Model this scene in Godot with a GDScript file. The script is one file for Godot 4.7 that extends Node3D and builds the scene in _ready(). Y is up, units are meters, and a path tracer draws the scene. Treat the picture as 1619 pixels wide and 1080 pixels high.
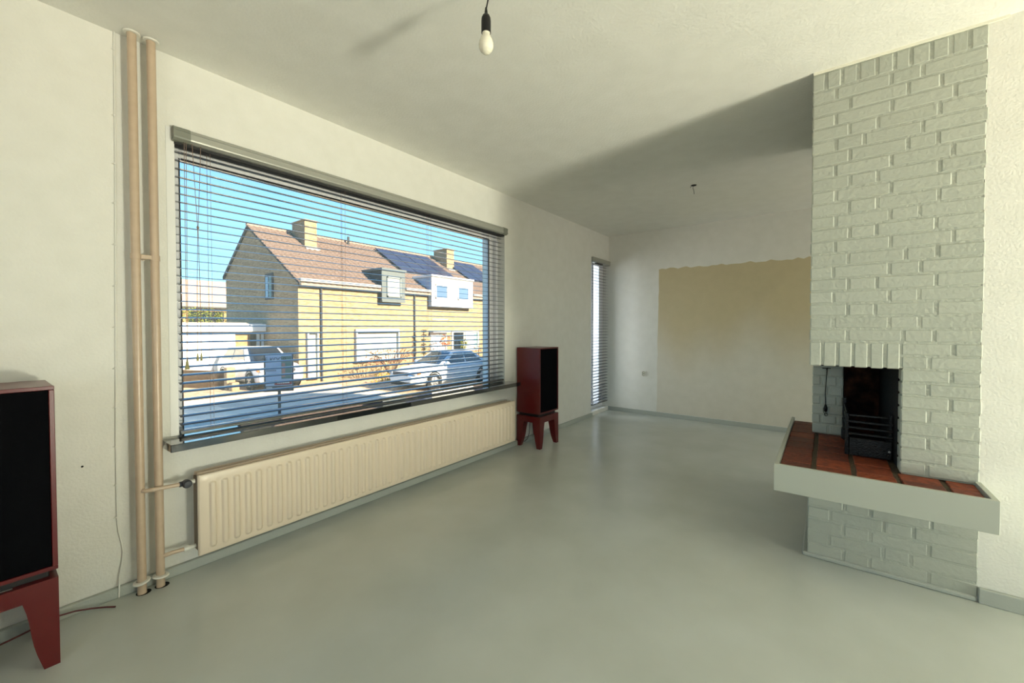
extends Node3D

# ---------------------------------------------------------------- mesh helper
class MB:
	var st := SurfaceTool.new()
	var o := Vector3.ZERO
	var n := 0
	func _init(origin := Vector3.ZERO):
		st.begin(Mesh.PRIMITIVE_TRIANGLES)
		o = origin
	func v(p: Vector3, nn: Vector3):
		st.set_normal(nn)
		st.add_vertex(p - o)
	func tri(a: Vector3, b: Vector3, c: Vector3, na: Vector3, nb: Vector3, nc: Vector3):
		if (c - a).cross(b - a).dot(na + nb + nc) < 0.0:
			var t := b; b = c; c = t
			t = nb; nb = nc; nc = t
		v(a, na); v(b, nb); v(c, nc)
		n += 1
	func ftri(a: Vector3, b: Vector3, c: Vector3, out: Vector3):
		var g := (c - a).cross(b - a).normalized()
		if g.dot(out) < 0.0: g = -g
		tri(a, b, c, g, g, g)
	func quad(a: Vector3, b: Vector3, c: Vector3, d: Vector3, out: Vector3):
		var g := (c - a).cross(d - b).normalized()
		if g.dot(out) < 0.0: g = -g
		tri(a, b, c, g, g, g)
		tri(a, c, d, g, g, g)
	func box(lo: Vector3, hi: Vector3, bv := 0.0, bs := Basis(), at := Vector3.ZERO):
		var c := (lo + hi) * 0.5
		var h := ((hi - lo) * 0.5).abs()
		bv = minf(bv, minf(h.x, minf(h.y, h.z)) * 0.9)
		var P := func(sx: float, sy: float, sz: float, ax: int) -> Vector3:
			var p := Vector3(sx * (h.x - bv), sy * (h.y - bv), sz * (h.z - bv))
			if ax == 0: p.x = sx * h.x
			if ax == 1: p.y = sy * h.y
			if ax == 2: p.z = sz * h.z
			return at + bs * (c + p)
		for s in [-1.0, 1.0]:
			quad(P.call(s, -1, -1, 0), P.call(s, 1, -1, 0), P.call(s, 1, 1, 0), P.call(s, -1, 1, 0), bs * Vector3(s, 0, 0))
			quad(P.call(-1, s, -1, 1), P.call(1, s, -1, 1), P.call(1, s, 1, 1), P.call(-1, s, 1, 1), bs * Vector3(0, s, 0))
			quad(P.call(-1, -1, s, 2), P.call(1, -1, s, 2), P.call(1, 1, s, 2), P.call(-1, 1, s, 2), bs * Vector3(0, 0, s))
		if bv <= 0.0: return
		for s in [-1.0, 1.0]:
			for t in [-1.0, 1.0]:
				quad(P.call(s, t, -1, 0), P.call(s, t, 1, 0), P.call(s, t, 1, 1), P.call(s, t, -1, 1), bs * Vector3(s, t, 0))
				quad(P.call(s, -1, t, 0), P.call(s, 1, t, 0), P.call(s, 1, t, 2), P.call(s, -1, t, 2), bs * Vector3(s, 0, t))
				quad(P.call(-1, s, t, 1), P.call(1, s, t, 1), P.call(1, s, t, 2), P.call(-1, s, t, 2), bs * Vector3(0, s, t))
				for u in [-1.0, 1.0]:
					ftri(P.call(s, t, u, 0), P.call(s, t, u, 1), P.call(s, t, u, 2), bs * Vector3(s, t, u))
	func tube(pts: Array, r: float, seg := 10, caps := true):
		var prev := Vector3.ZERO
		var rings := []
		for i in pts.size():
			var d: Vector3 = (pts[mini(i + 1, pts.size() - 1)] - pts[maxi(i - 1, 0)]).normalized()
			var u := prev
			if i == 0:
				u = d.cross(Vector3.RIGHT if absf(d.x) < 0.8 else Vector3.UP).normalized()
			u = (u - d * u.dot(d)).normalized()
			prev = u
			var w := d.cross(u)
			var ring := []
			for k in seg:
				var a := TAU * k / seg
				ring.append(u * cos(a) + w * sin(a))
			rings.append(ring)
		for i in pts.size() - 1:
			for k in seg:
				var l := (k + 1) % seg
				var a: Vector3 = rings[i][k]; var b: Vector3 = rings[i][l]
				var c: Vector3 = rings[i + 1][l]; var d2: Vector3 = rings[i + 1][k]
				tri(pts[i] + a * r, pts[i] + b * r, pts[i + 1] + c * r, a, b, c)
				tri(pts[i] + a * r, pts[i + 1] + c * r, pts[i + 1] + d2 * r, a, c, d2)
		if caps:
			for e in [0, pts.size() - 1]:
				var out: Vector3 = (pts[e] - pts[1 if e == 0 else pts.size() - 2])
				for k in range(1, seg - 1):
					ftri(pts[e] + rings[e][0] * r, pts[e] + rings[e][k] * r, pts[e] + rings[e][k + 1] * r, out)
	# profile: Vector2(radius, height) going along axis; smooth between equal-ish slopes
	func lathe(prof: Array, at: Vector3, bs := Basis(), seg := 20):
		for i in prof.size() - 1:
			var p: Vector2 = prof[i]; var q: Vector2 = prof[i + 1]
			var d := q - p
			var nn := Vector2(d.y, -d.x).normalized()
			for k in seg:
				var a := TAU * k / seg; var b := TAU * (k + 1) / seg
				var ca := Vector3(cos(a), 0, sin(a)); var cb := Vector3(cos(b), 0, sin(b))
				var na := bs * (ca * nn.x + Vector3.UP * nn.y); var nb := bs * (cb * nn.x + Vector3.UP * nn.y)
				var A := at + bs * (ca * p.x + Vector3.UP * p.y); var B := at + bs * (cb * p.x + Vector3.UP * p.y)
				var C := at + bs * (cb * q.x + Vector3.UP * q.y); var D := at + bs * (ca * q.x + Vector3.UP * q.y)
				if p.x > 1e-5: tri(A, B, C, na, nb, nb)
				if q.x > 1e-5: tri(A, C, D, na, nb, na)
	func ball(c: Vector3, r: Vector3, seg := 12, rows := 8):
		for i in rows:
			for k in seg:
				var P := []
				for ij in [[i, k], [i, k + 1], [i + 1, k + 1], [i + 1, k]]:
					var a: float = PI * ij[0] / rows; var b: float = TAU * ij[1] / seg
					P.append(Vector3(sin(a) * cos(b), cos(a), sin(a) * sin(b)))
				tri(c + P[0] * r, c + P[1] * r, c + P[2] * r, P[0], P[1], P[2])
				tri(c + P[0] * r, c + P[2] * r, c + P[3] * r, P[0], P[2], P[3])
	# polygon in the plane spanned by ex, ey, pushed along ez by depth
	func prism(poly: PackedVector2Array, at: Vector3, ex: Vector3, ey: Vector3, ez: Vector3):
		var idx := Geometry2D.triangulate_polygon(poly)
		var q := func(p: Vector2, t: float) -> Vector3: return at + ex * p.x + ey * p.y + ez * t
		for i in range(0, idx.size(), 3):
			for t in [0.0, 1.0]:
				ftri(q.call(poly[idx[i]], t), q.call(poly[idx[i + 1]], t), q.call(poly[idx[i + 2]], t), ez * (t - 0.5))
		var cw := Geometry2D.is_polygon_clockwise(poly)
		for i in poly.size():
			var a := poly[i]; var b := poly[(i + 1) % poly.size()]
			var d := b - a
			var nn := Vector2(d.y, -d.x) * (-1.0 if cw else 1.0)
			quad(q.call(a, 0.0), q.call(b, 0.0), q.call(b, 1.0), q.call(a, 1.0), ex.normalized() * nn.x + ey.normalized() * nn.y)
	# rings of equal size; smooth across rings and round
	func loft(rings: Array, closed := true, caps := true):
		var m: int = rings[0].size()
		var cen := []
		for r in rings:
			var c := Vector3.ZERO
			for p in r: c += p
			cen.append(c / m)
		var last := m if closed else m - 1
		for i in rings.size() - 1:
			for k in last:
				var l := (k + 1) % m
				var out: Vector3 = (rings[i][k] + rings[i][l] + rings[i + 1][k] + rings[i + 1][l]) * 0.25 - (cen[i] + cen[i + 1]) * 0.5
				quad(rings[i][k], rings[i][l], rings[i + 1][l], rings[i + 1][k], out)
		if caps:
			for e in [0, rings.size() - 1]:
				var out2: Vector3 = cen[e] - cen[1 if e == 0 else rings.size() - 2]
				for k in m:
					ftri(cen[e], rings[e][k], rings[e][(k + 1) % m], out2)
	func mesh() -> ArrayMesh:
		st.index()
		return st.commit()

# ---------------------------------------------------------------- node helpers
var org := Vector3.ZERO
var names := {}
var rng := RandomNumberGenerator.new()

func numbered(s: String) -> String:
	if not names.has(s):
		names[s] = 0
		return s
	names[s] += 1
	return "%s_%03d" % [s, names[s]]

func tag(o: Node, label := "", category := "", group := "", kind := ""):
	if label: o.set_meta("label", label)
	if category: o.set_meta("category", category)
	if group: o.set_meta("group", group)
	if kind: o.set_meta("kind", kind)
	return o

func thing(called: String, at: Vector3, label: String, category: String, group := "") -> Node3D:
	var t := Node3D.new()
	t.name = numbered(called)
	t.position = at
	add_child(t)
	org = at
	return tag(t, label, category, group)

func mb() -> MB:
	return MB.new(org)

func put(b: MB, called: String, m: Material, parent: Node, label := "") -> MeshInstance3D:
	return inst(b.mesh(), called, m, parent, Vector3.ZERO, label)

func inst(me: Mesh, called: String, m: Material, parent: Node, at := Vector3.ZERO, label := "") -> MeshInstance3D:
	var i := MeshInstance3D.new()
	i.mesh = me
	i.material_override = m
	i.name = called
	i.position = at
	parent.add_child(i, true)
	if label: i.set_meta("label", label)
	return i

func bx(lo: Vector3, hi: Vector3, called: String, m: Material, parent: Node, bv := 0.0) -> MeshInstance3D:
	var b := mb()
	b.box(lo, hi, bv)
	return put(b, called, m, parent)

func struct(b: MB, called: String, m: Material) -> MeshInstance3D:
	var i := put(b, called, m, self)
	i.set_meta("kind", "structure")
	return i

func V(x: float, y: float, z: float) -> Vector3:
	return Vector3(x, y, z)

# ---------------------------------------------------------------- materials
func noise_tex(freq: float, lo: Color, hi: Color, sd := 1, size := 256, oct := 4, kind := FastNoiseLite.TYPE_SIMPLEX_SMOOTH) -> NoiseTexture2D:
	var f := FastNoiseLite.new()
	f.seed = sd
	f.frequency = freq
	f.noise_type = kind
	f.fractal_octaves = oct
	var t := NoiseTexture2D.new()
	t.width = size
	t.height = size
	t.seamless = true
	t.noise = f
	var g := Gradient.new()
	g.set_color(0, lo)
	g.set_color(1, hi)
	t.color_ramp = g
	return t

func mat(c: Color, rough := 0.6, metal := 0.0, spec := 0.5) -> StandardMaterial3D:
	var m := StandardMaterial3D.new()
	m.albedo_color = c
	m.roughness = rough
	m.metallic = metal
	m.metallic_specular = spec
	return m

func tri_tex(m: StandardMaterial3D, albedo: Texture2D, bump: Texture2D, scale: float, bump_cm := 0.1):
	m.uv1_triplanar = true
	m.uv1_world_triplanar = true
	m.uv1_scale = Vector3.ONE * scale
	if albedo: m.albedo_texture = albedo
	if bump:
		m.heightmap_enabled = true
		m.heightmap_texture = bump
		m.heightmap_scale = bump_cm
	return m

func glass(c: Color, a: float) -> StandardMaterial3D:
	var m := mat(Color(c.r, c.g, c.b, a), 0.02, 0.0, 0.3)
	m.transparency = BaseMaterial3D.TRANSPARENCY_ALPHA
	return m

func brick_image(w: int, h: int, rows: int, cols: int, mortar: Color, a: Color, b: Color) -> ImageTexture:
	var im := Image.create(w, h, false, Image.FORMAT_RGB8)
	im.fill(mortar)
	var r := RandomNumberGenerator.new()
	r.seed = 11
	var rh := h / float(rows); var cw := w / float(cols)
	for i in rows:
		for k in range(-1, cols + 1):
			var c := a.lerp(b, r.randf())
			var x0 := int((k + (0.5 if i % 2 else 0.0)) * cw) + 1
			im.fill_rect(Rect2i(x0, int(i * rh) + 1, int(cw) - 2, int(rh) - 2), c)
	return ImageTexture.create_from_image(im)

var M := {}

func make_materials():
	var white := Color(1, 1, 1)
	var stip := noise_tex(0.09, Color(0, 0, 0), white, 3, 512, 3)
	var blot := noise_tex(0.008, Color(0.975, 0.975, 0.97), white, 5, 512, 5)
	var fine := noise_tex(0.03, Color(0, 0, 0), white, 8, 512, 4)
	M.wall = tri_tex(mat(Color(0.905, 0.90, 0.862), 0.75), blot, stip, 1.4, 0.10)
	M.ceiling = tri_tex(mat(Color(0.925, 0.92, 0.885), 0.85), blot, stip, 1.1, 0.12)
	M.patch = tri_tex(mat(Color(1, 1, 1), 0.8), blot, stip, 1.4, 0.10)
	M.patch.vertex_color_use_as_albedo = true
	M.floor = tri_tex(mat(Color(0.78, 0.80, 0.775), 0.26, 0.0, 0.5), noise_tex(0.006, Color(0.95, 0.95, 0.94), white, 21, 512, 4), noise_tex(0.006, Color(0, 0, 0), white, 22, 512, 3), 0.55, 0.25)
	M.floor.roughness_texture = noise_tex(0.01, Color(0.8, 0.8, 0.8), white, 23, 512, 4)
	M.skirt = tri_tex(mat(Color(0.68, 0.70, 0.665), 0.45), null, stip, 2.0, 0.04)
	M.white_paint = mat(Color(0.92, 0.92, 0.90), 0.5)
	M.frame = mat(Color(0.93, 0.93, 0.93), 0.4)
	M.gasket = mat(Color(0.06, 0.07, 0.09), 0.5)
	M.glass = glass(Color(0.75, 0.85, 0.88), 0.07)
	M.granite = tri_tex(mat(Color(0.10, 0.105, 0.11), 0.03, 0.0, 0.9), noise_tex(0.2, Color(0.7, 0.7, 0.7), white, 31, 256, 2), null, 3.0)
	M.granite.clearcoat_enabled = true
	M.granite.clearcoat = 1.0
	M.granite.clearcoat_roughness = 0.02
	M.slat = mat(Color(0.47, 0.475, 0.48), 0.16, 0.5)
	M.headbox = mat(Color(0.66, 0.66, 0.62), 0.38, 0.3)
	M.headcap = mat(Color(0.50, 0.51, 0.46), 0.5)
	M.headdark = mat(Color(0.16, 0.16, 0.16), 0.6)
	M.cord = mat(Color(0.55, 0.46, 0.40), 0.8)
	M.tassel = mat(Color(0.60, 0.58, 0.38), 0.5)
	M.radiator = tri_tex(mat(Color(0.87, 0.81, 0.72), 0.3), null, stip, 2.0, 0.015)
	M.radiator_shade = mat(Color(0.42, 0.34, 0.25), 0.5)  # radiator cream darkened, shade of the gap put into the colour
	M.pipe = tri_tex(mat(Color(0.785, 0.70, 0.60), 0.3), noise_tex(0.03, Color(0.95, 0.94, 0.93), white, 41, 256, 4), null, 2.0)
	M.ring = mat(Color(0.90, 0.89, 0.84), 0.4)
	M.valve = mat(Color(0.23, 0.24, 0.26), 0.5)
	M.hole = mat(Color(0.02, 0.02, 0.02), 0.9)
	M.red = tri_tex(mat(Color(0.36, 0.055, 0.06), 0.28), null, stip, 3.0, 0.01)
	M.black_cloth = tri_tex(mat(Color(0.045, 0.047, 0.055), 0.95, 0.0, 0.15), null, fine, 30.0, 0.05)
	M.black = mat(Color(0.03, 0.03, 0.033), 0.5)
	M.plaster_white = mat(Color(0.93, 0.92, 0.85), 0.7)
	M.brick_paint = []
	for k in 3:
		M.brick_paint.append(tri_tex(mat([Color(0.69, 0.705, 0.655), Color(0.68, 0.695, 0.645), Color(0.695, 0.71, 0.66)][k], 0.55), null, noise_tex(0.05, Color(0, 0, 0), white, 51 + k, 256, 4), 3.0, 0.14))
	M.mortar_paint = tri_tex(mat(Color(0.685, 0.70, 0.65), 0.6), null, fine, 3.0, 0.25)
	M.board = mat(Color(0.69, 0.705, 0.66), 0.45)
	M.tile = []
	for c in [Color(0.56, 0.26, 0.15), Color(0.49, 0.22, 0.13), Color(0.61, 0.29, 0.16), Color(0.44, 0.20, 0.13)]:
		M.tile.append(tri_tex(mat(c, 0.6), noise_tex(0.03, Color(0.62, 0.6, 0.58), white, 61, 256, 4), fine, 3.0, 0.12))
	M.joint = tri_tex(mat(Color(0.36, 0.32, 0.25), 0.95), noise_tex(0.05, Color(0.6, 0.6, 0.6), white, 65, 256, 4), fine, 4.0, 0.2)
	M.soot = tri_tex(mat(Color(0.05, 0.045, 0.04), 0.9), null, fine, 3.0, 0.4)
	M.soot_brown = tri_tex(mat(Color(0.42, 0.26, 0.17), 0.95), noise_tex(0.012, Color(0.05, 0.045, 0.04), Color(1, 1, 1), 71, 256, 4), fine, 2.0, 0.3)
	M.iron = tri_tex(mat(Color(0.055, 0.055, 0.055), 0.42, 0.4), null, fine, 5.0, 0.15)
	# outdoors
	var bt := brick_image(512, 512, 32, 10, Color(0.80, 0.75, 0.66), Color(0.70, 0.60, 0.42), Color(0.86, 0.77, 0.58))
	M.brick_out = tri_tex(mat(Color(0.725, 0.715, 0.735), 0.9), bt, null, 0.48)
	M.roof_far = mat(Color(0.62, 0.545, 0.505), 0.9)
	M.low_wall = tri_tex(mat(Color(0.42, 0.37, 0.33), 0.9), bt, null, 0.48)  # brown brick darkened, shade on the wall face put into the tint
	M.brick_red = tri_tex(mat(Color(0.74, 0.68, 0.64), 0.9), bt, null, 0.48)
	M.roof = tri_tex(mat(Color(0.585, 0.51, 0.47), 0.9), noise_tex(0.05, Color(0.6, 0.58, 0.55), white, 81, 256, 3), null, 0.6)
	M.roof_ridge = mat(Color(0.60, 0.53, 0.48), 0.9)
	M.dormer_grey = mat(Color(0.33, 0.365, 0.375), 0.6)
	M.dormer_dark = mat(Color(0.22, 0.23, 0.24), 0.8)
	M.white_out = mat(Color(0.88, 0.88, 0.87), 0.6)
	M.grey_frame = mat(Color(0.62, 0.64, 0.66), 0.5)
	M.pane_pale = mat(Color(0.72, 0.72, 0.66), 0.15, 0.0, 0.6)
	M.pane_blue = mat(Color(0.35, 0.45, 0.58), 0.1, 0.0, 0.8)
	M.pane_dark = mat(Color(0.10, 0.12, 0.15), 0.1, 0.0, 0.7)
	M.solar = mat(Color(0.17, 0.18, 0.26), 0.35, 0.0, 0.3)
	M.zinc = mat(Color(0.62, 0.63, 0.62), 0.5, 0.3)
	M.paving = tri_tex(mat(Color(0.86, 0.79, 0.70), 0.95), brick_image(256, 256, 12, 6, Color(0.45, 0.41, 0.37), Color(0.78, 0.72, 0.66), Color(0.95, 0.9, 0.84)), null, 0.75)
	M.slab = []
	for k in 3:
		M.slab.append(tri_tex(mat(Color(0.90, 0.84, 0.75).darkened(0.05 * k), 0.95), noise_tex(0.1, Color(0.8, 0.8, 0.8), white, 91 + k, 256, 3), null, 2.0))
	M.soil = tri_tex(mat(Color(0.42, 0.36, 0.28), 1.0), noise_tex(0.06, Color(0.5, 0.5, 0.5), white, 95, 256, 4), null, 1.0)
	M.leaf_green = leafmat(Color(0.42, 0.44, 0.13))
	M.leaf_yellow = leafmat(Color(0.62, 0.52, 0.16))
	M.leaf_brown = leafmat(Color(0.52, 0.34, 0.24))
	M.leaf_dark = leafmat(Color(0.20, 0.22, 0.12))
	M.leaf_orange = leafmat(Color(0.72, 0.38, 0.22))
	M.bark = mat(Color(0.27, 0.19, 0.15), 0.95)
	M.car_white = mat(Color(0.86, 0.87, 0.88), 0.25)
	M.car_white.clearcoat_enabled = true
	M.car_white.clearcoat = 0.6
	M.car_silver = mat(Color(0.80, 0.83, 0.85), 0.25)
	M.car_silver.clearcoat_enabled = true
	M.car_silver.clearcoat = 0.6
	M.car_glass = mat(Color(0.10, 0.13, 0.18), 0.06, 0.0, 0.8)
	M.tyre = mat(Color(0.04, 0.04, 0.042), 0.85)
	M.rim = mat(Color(0.70, 0.71, 0.72), 0.3, 0.7)
	M.lamp_clear = mat(Color(0.75, 0.76, 0.78), 0.15, 0.3)
	M.lamp_amber = mat(Color(0.80, 0.45, 0.20), 0.3)
	M.plate = mat(Color(0.92, 0.76, 0.08), 0.5)
	M.sign_blue = mat(Color(0.70, 0.74, 0.82), 0.5)
	M.sign_dark = mat(Color(0.20, 0.21, 0.25), 0.5)
	M.sign_red = mat(Color(0.62, 0.16, 0.14), 0.5)
	M.sign_pole = mat(Color(0.22, 0.22, 0.24), 0.6)
	M.sign_white = mat(Color(0.94, 0.94, 0.94), 0.5)
	M.sign_photo = mat(Color(0.45, 0.52, 0.47), 0.5)
	M.sign_skin = mat(Color(0.74, 0.52, 0.46), 0.5)
	M.fabric = mat(Color(0.9, 0.9, 0.88), 0.9)

func leafmat(c: Color) -> StandardMaterial3D:
	var m := mat(c, 0.7)
	m.backlight_enabled = true
	m.backlight = c.darkened(0.5)
	return m

# ---------------------------------------------------------------- constants
const H := 2.6
const WX := -2.6065      # window wall, inner face
const FZ := -5.8233      # far wall
const CZ := -2.749       # chimney front
const G := -1.15         # street level

func _ready():
	rng.seed = 7
	# camera: level of the eye 1.247 m, looking 37.3 degrees left of the room's long axis, slightly down, lens shifted a little
	var cam := Camera3D.new()
	cam.name = "camera"
	cam.projection = Camera3D.PROJECTION_FRUSTUM
	cam.near = 0.05
	cam.far = 300.0
	cam.keep_aspect = Camera3D.KEEP_HEIGHT
	cam.size = 2.0 * 540.0 / 651.3 * 0.05
	cam.frustum_offset = Vector2(0, -9.717 / 651.3 * 0.05)
	cam.position = V(0, 1.2474, 0)
	cam.rotation = Vector3(-0.0197, 0.6508, -0.0012)
	cam.current = true
	add_child(cam)
	# sky and exposure
	var we := WorldEnvironment.new()
	we.name = "world"
	var e := Environment.new()
	e.background_mode = Environment.BG_SKY
	var sky := Sky.new()
	var sm := ProceduralSkyMaterial.new()
	sm.sky_top_color = Color(0.34, 0.60, 0.88)
	sm.sky_horizon_color = Color(0.70, 0.95, 1.0)
	sm.sky_curve = 0.22
	sm.ground_bottom_color = Color(0.45, 0.45, 0.43)
	sm.ground_horizon_color = Color(0.65, 0.68, 0.68)
	sm.sky_energy_multiplier = 1.3
	sky.sky_material = sm
	e.sky = sky
	e.tonemap_mode = Environment.TONE_MAPPER_LINEAR
	e.tonemap_exposure = 1.0
	e.sdfgi_enabled = true
	e.ssao_enabled = true
	e.ssil_enabled = true
	we.environment = e
	add_child(we)
	# low spring sun from the garden side, behind the room
	var sun := DirectionalLight3D.new()
	sun.name = "sun"
	sun.light_color = Color(1.0, 0.93, 0.80)
	sun.light_energy = 6.6
	sun.light_angular_distance = 0.53
	sun.shadow_enabled = true
	sun.sky_mode = DirectionalLight3D.SKY_MODE_LIGHT_ONLY
	sun.transform = Transform3D(Basis.looking_at(-V(1, 0.5, -0.20)), V(9, 6, -3))
	add_child(sun)
	# unseen low light out of view on the right, placed to light ceiling and walls
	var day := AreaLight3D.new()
	day.name = "unseen_low_light"
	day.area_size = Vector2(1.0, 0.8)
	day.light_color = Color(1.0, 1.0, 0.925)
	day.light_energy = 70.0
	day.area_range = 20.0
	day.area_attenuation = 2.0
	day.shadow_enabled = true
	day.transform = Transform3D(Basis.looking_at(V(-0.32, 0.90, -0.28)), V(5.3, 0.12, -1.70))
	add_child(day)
	# out of view: fill added at side and back, and one lighting the corner wall
	for d in [[V(3.22, 1.35, -4.4), V(-1, 0, 0), Vector2(1.6, 1.5), 2.0], [V(0.6, 1.3, 2.36), V(0, 0.1, -1), Vector2(3.0, 2.0), 2.5], [V(-3.9, 1.25, -5.2), V(1, -0.02, -0.22), Vector2(0.5, 1.8), 7.0]]:
		var dl := AreaLight3D.new()
		dl.name = "unseen_fill_light"
		dl.area_size = d[2]
		dl.light_color = Color(0.96, 0.98, 1.0)
		dl.light_energy = d[3]
		dl.area_range = 20.0
		dl.area_attenuation = 2.0
		dl.shadow_enabled = true
		dl.transform = Transform3D(Basis.looking_at(d[1]), d[0])
		add_child(dl, true)

	make_materials()
	room()
	windows()
	chimney()
	heating()
	speakers()
	small_things()
	outside()

# ---------------------------------------------------------------- the room
func room():
	org = Vector3.ZERO
	var b := mb()
	b.box(V(-2.95, -0.30, FZ - 0.25), V(3.55, 0.0, 2.65))
	struct(b, "floor", M.floor)
	b = mb()
	b.box(V(-2.95, H, FZ - 0.25), V(3.55, H + 0.3, 2.65))
	struct(b, "ceiling", M.ceiling)
	# window wall with two openings
	b = mb()
	var xo := WX - 0.30
	for s in [[-0.30, 0.655, -3.30, -0.625], [2.243, H, -3.30, -0.625], [-0.30, H, -0.625, 2.65], [-0.30, H, -5.252, -3.30], [-0.30, 0.055, FZ, -5.252], [2.232, H, FZ, -5.252], [-0.30, H, FZ - 0.25, FZ]]:
		b.box(V(xo, s[0], s[2]), V(WX, s[1], s[3]))
	struct(b, "wall_left", M.wall)
	b = mb()
	b.box(V(WX, 0, FZ - 0.25), V(3.55, H, FZ))
	var far := struct(b, "wall_far", M.wall)
	# old ochre paint left where a cupboard stood, ragged at the top
	b = mb()
	var nx := 34; var ny := 20
	var tan_c := Color(0.80, 0.745, 0.60).srgb_to_linear(); var pale := Color(0.86, 0.84, 0.775).srgb_to_linear()
	var pv := []; var pc := []
	for i in ny + 1:
		for k in nx + 1:
			var px := lerpf(-1.87, -0.05, float(k) / nx); var py := lerpf(0.06, 2.052, float(i) / ny)
			if k == 0: px += rng.randf_range(-0.006, 0.006) + 0.012 * (py - 1.0)
			if i == ny: py += rng.randf_range(-0.013, 0.013) - 0.006 * (px + 1.8)
			pv.append(V(px, py, FZ + 0.0015))
			pc.append(pale.lerp(tan_c, smoothstep(0.55, 1.5, py + 0.14 * sin(px * 4.0 + 1.0) + 0.06 * sin(px * 11.0))))
	for i in ny:
		for k in nx:
			var q := [i * (nx + 1) + k, i * (nx + 1) + k + 1, (i + 1) * (nx + 1) + k + 1, (i + 1) * (nx + 1) + k]
			for t in [[q[0], q[3], q[2]], [q[0], q[2], q[1]]]:
				for j in t:
					b.st.set_color(pc[j])
					b.v(pv[j], V(0, 0, 1))
	put(b, "old_paint_patch", M.patch, far, "patch of older ochre paint with ragged edge")
	# wall beside the chimney, and walls out of view
	b = mb()
	b.box(V(0.558, 0, CZ - 0.22), V(3.5, H, CZ - 0.004))
	struct(b, "wall_right", M.wall)
	b = mb()
	for q in [[0, 0.25, -0.9, 2.1], [2.35, H, -0.9, 2.1], [0, H, -2.95, -0.9], [0, H, 2.1, 3.55]]:
		b.box(V(q[2], q[0], 2.40), V(q[3], q[1], 2.65))
	struct(b, "wall_back", M.wall)
	b = mb()
	for q in [[0, 0.05, -2.72, -1.1], [2.3, H, -2.72, -1.1], [0, H, -1.1, 2.65], [0, H, -3.6, -2.72], [0, 0.6, -5.2, -3.6], [2.2, H, -5.2, -3.6], [0, H, FZ - 0.25, -5.2]]:
		b.box(V(3.3, q[0], q[2]), V(3.55, q[1], q[3]))
	struct(b, "wall_side", M.wall)
	b = mb()
	b.box(V(3.55, 2.42, -6.0), V(5.85, 2.52, 1.0))  # canopy added out of view to keep direct sun off the floor
	for z in [-5.9, -2.5, 0.9]: b.box(V(5.70, -0.05, z - 0.05), V(5.80, 2.42, z + 0.05))
	struct(b, "added_canopy_3", M.white_paint)
	out_of_view_window("window_3", false, 0.05, 2.3, -2.72, -1.1, 3.38)  # unseen, lets in the low light from the right
	out_of_view_window("window_4", false, 0.6, 2.2, -5.2, -3.6, 3.38)  # added out of view to let fill light into the alcove
	out_of_view_window("window_5", true, 0.25, 2.35, -0.9, 2.1, 2.48)  # added behind the camera to let in fill light
	# skirting boards, painted like the floor
	skirting("baseboard_left", [[V(WX, 0, 2.4), V(WX + 0.0245, 0.047, -5.252)]])
	skirting("baseboard_far", [[V(WX, 0, FZ), V(0.62, 0.056, FZ + 0.012)]])
	skirting("baseboard_right", [[V(0.562, 0, CZ - 0.004), V(3.3, 0.068, CZ + 0.018)]])
	# white filler line under the ceiling above the chimney, and pale margin beside the window
	b = mb()
	b.box(V(-0.066, H - 0.012, CZ - 0.02), V(0.62, H, CZ + 0.004))
	struct(b, "trim_1", M.plaster_white)
	b = mb()
	b.box(V(WX - 0.01, 0.70, -0.632), V(WX + 0.002, 2.247, -0.597), 0.001)
	struct(b, "trim_2", M.white_paint)
	# unseen upper storey, foundation and next house, shaped to shade the street
	b = mb()
	var up := PackedVector2Array([V2(-2.9, H + 0.3), V2(7.0, H + 0.3), V2(7.0, 4.4), V2(2.3, 7.8), V2(-2.9, 4.4)])
	b.prism(up, V(0, 0, -10.5), V(1, 0, 0), V(0, 1, 0), V(0, 0, 17.0))
	b.prism(PackedVector2Array([V2(-2.9, G - 0.2), V2(7.0, G - 0.2), V2(7.0, 4.4), V2(2.3, 7.8), V2(-2.9, 4.4)]), V(0, 0, -34.0), V(1, 0, 0), V(0, 1, 0), V(0, 0, 19.7))
	b.box(V(-2.9, G - 0.2, -6.1), V(3.55, -0.3, 2.65))
	b.box(V(-2.9, G - 0.2, -10.5), V(3.55, H + 0.3, -6.1))
	struct(b, "unseen_house_mass", M.brick_out)

func out_of_view_window(called: String, along_x: bool, y0: float, y1: float, a0: float, a1: float, d: float):
	var w := Node3D.new()
	w.name = called
	w.set_meta("kind", "structure")
	add_child(w)
	var am := (a0 + a1) * 0.5
	for q in [[a0, a0 + 0.06, y0, y1], [a1 - 0.06, a1, y0, y1], [am - 0.03, am + 0.03, y0 + 0.06, y1 - 0.06], [a0 + 0.06, a1 - 0.06, y0, y0 + 0.06], [a0 + 0.06, a1 - 0.06, y1 - 0.06, y1]]:
		if along_x: bx(V(q[0], q[2], d), V(q[1], q[3], d + 0.07), "window_frame", M.frame, w, 0.004)
		else: bx(V(d, q[2], q[0]), V(d + 0.07, q[3], q[1]), "window_frame", M.frame, w, 0.004)
	for q in [[a0 + 0.06, am - 0.03], [am + 0.03, a1 - 0.06]]:
		if along_x: bx(V(q[0], y0 + 0.06, d + 0.03), V(q[1], y1 - 0.06, d + 0.036), "pane", M.glass, w)
		else: bx(V(d + 0.03, y0 + 0.06, q[0]), V(d + 0.036, y1 - 0.06, q[1]), "pane", M.glass, w)

func V2(x: float, y: float) -> Vector2:
	return Vector2(x, y)

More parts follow.
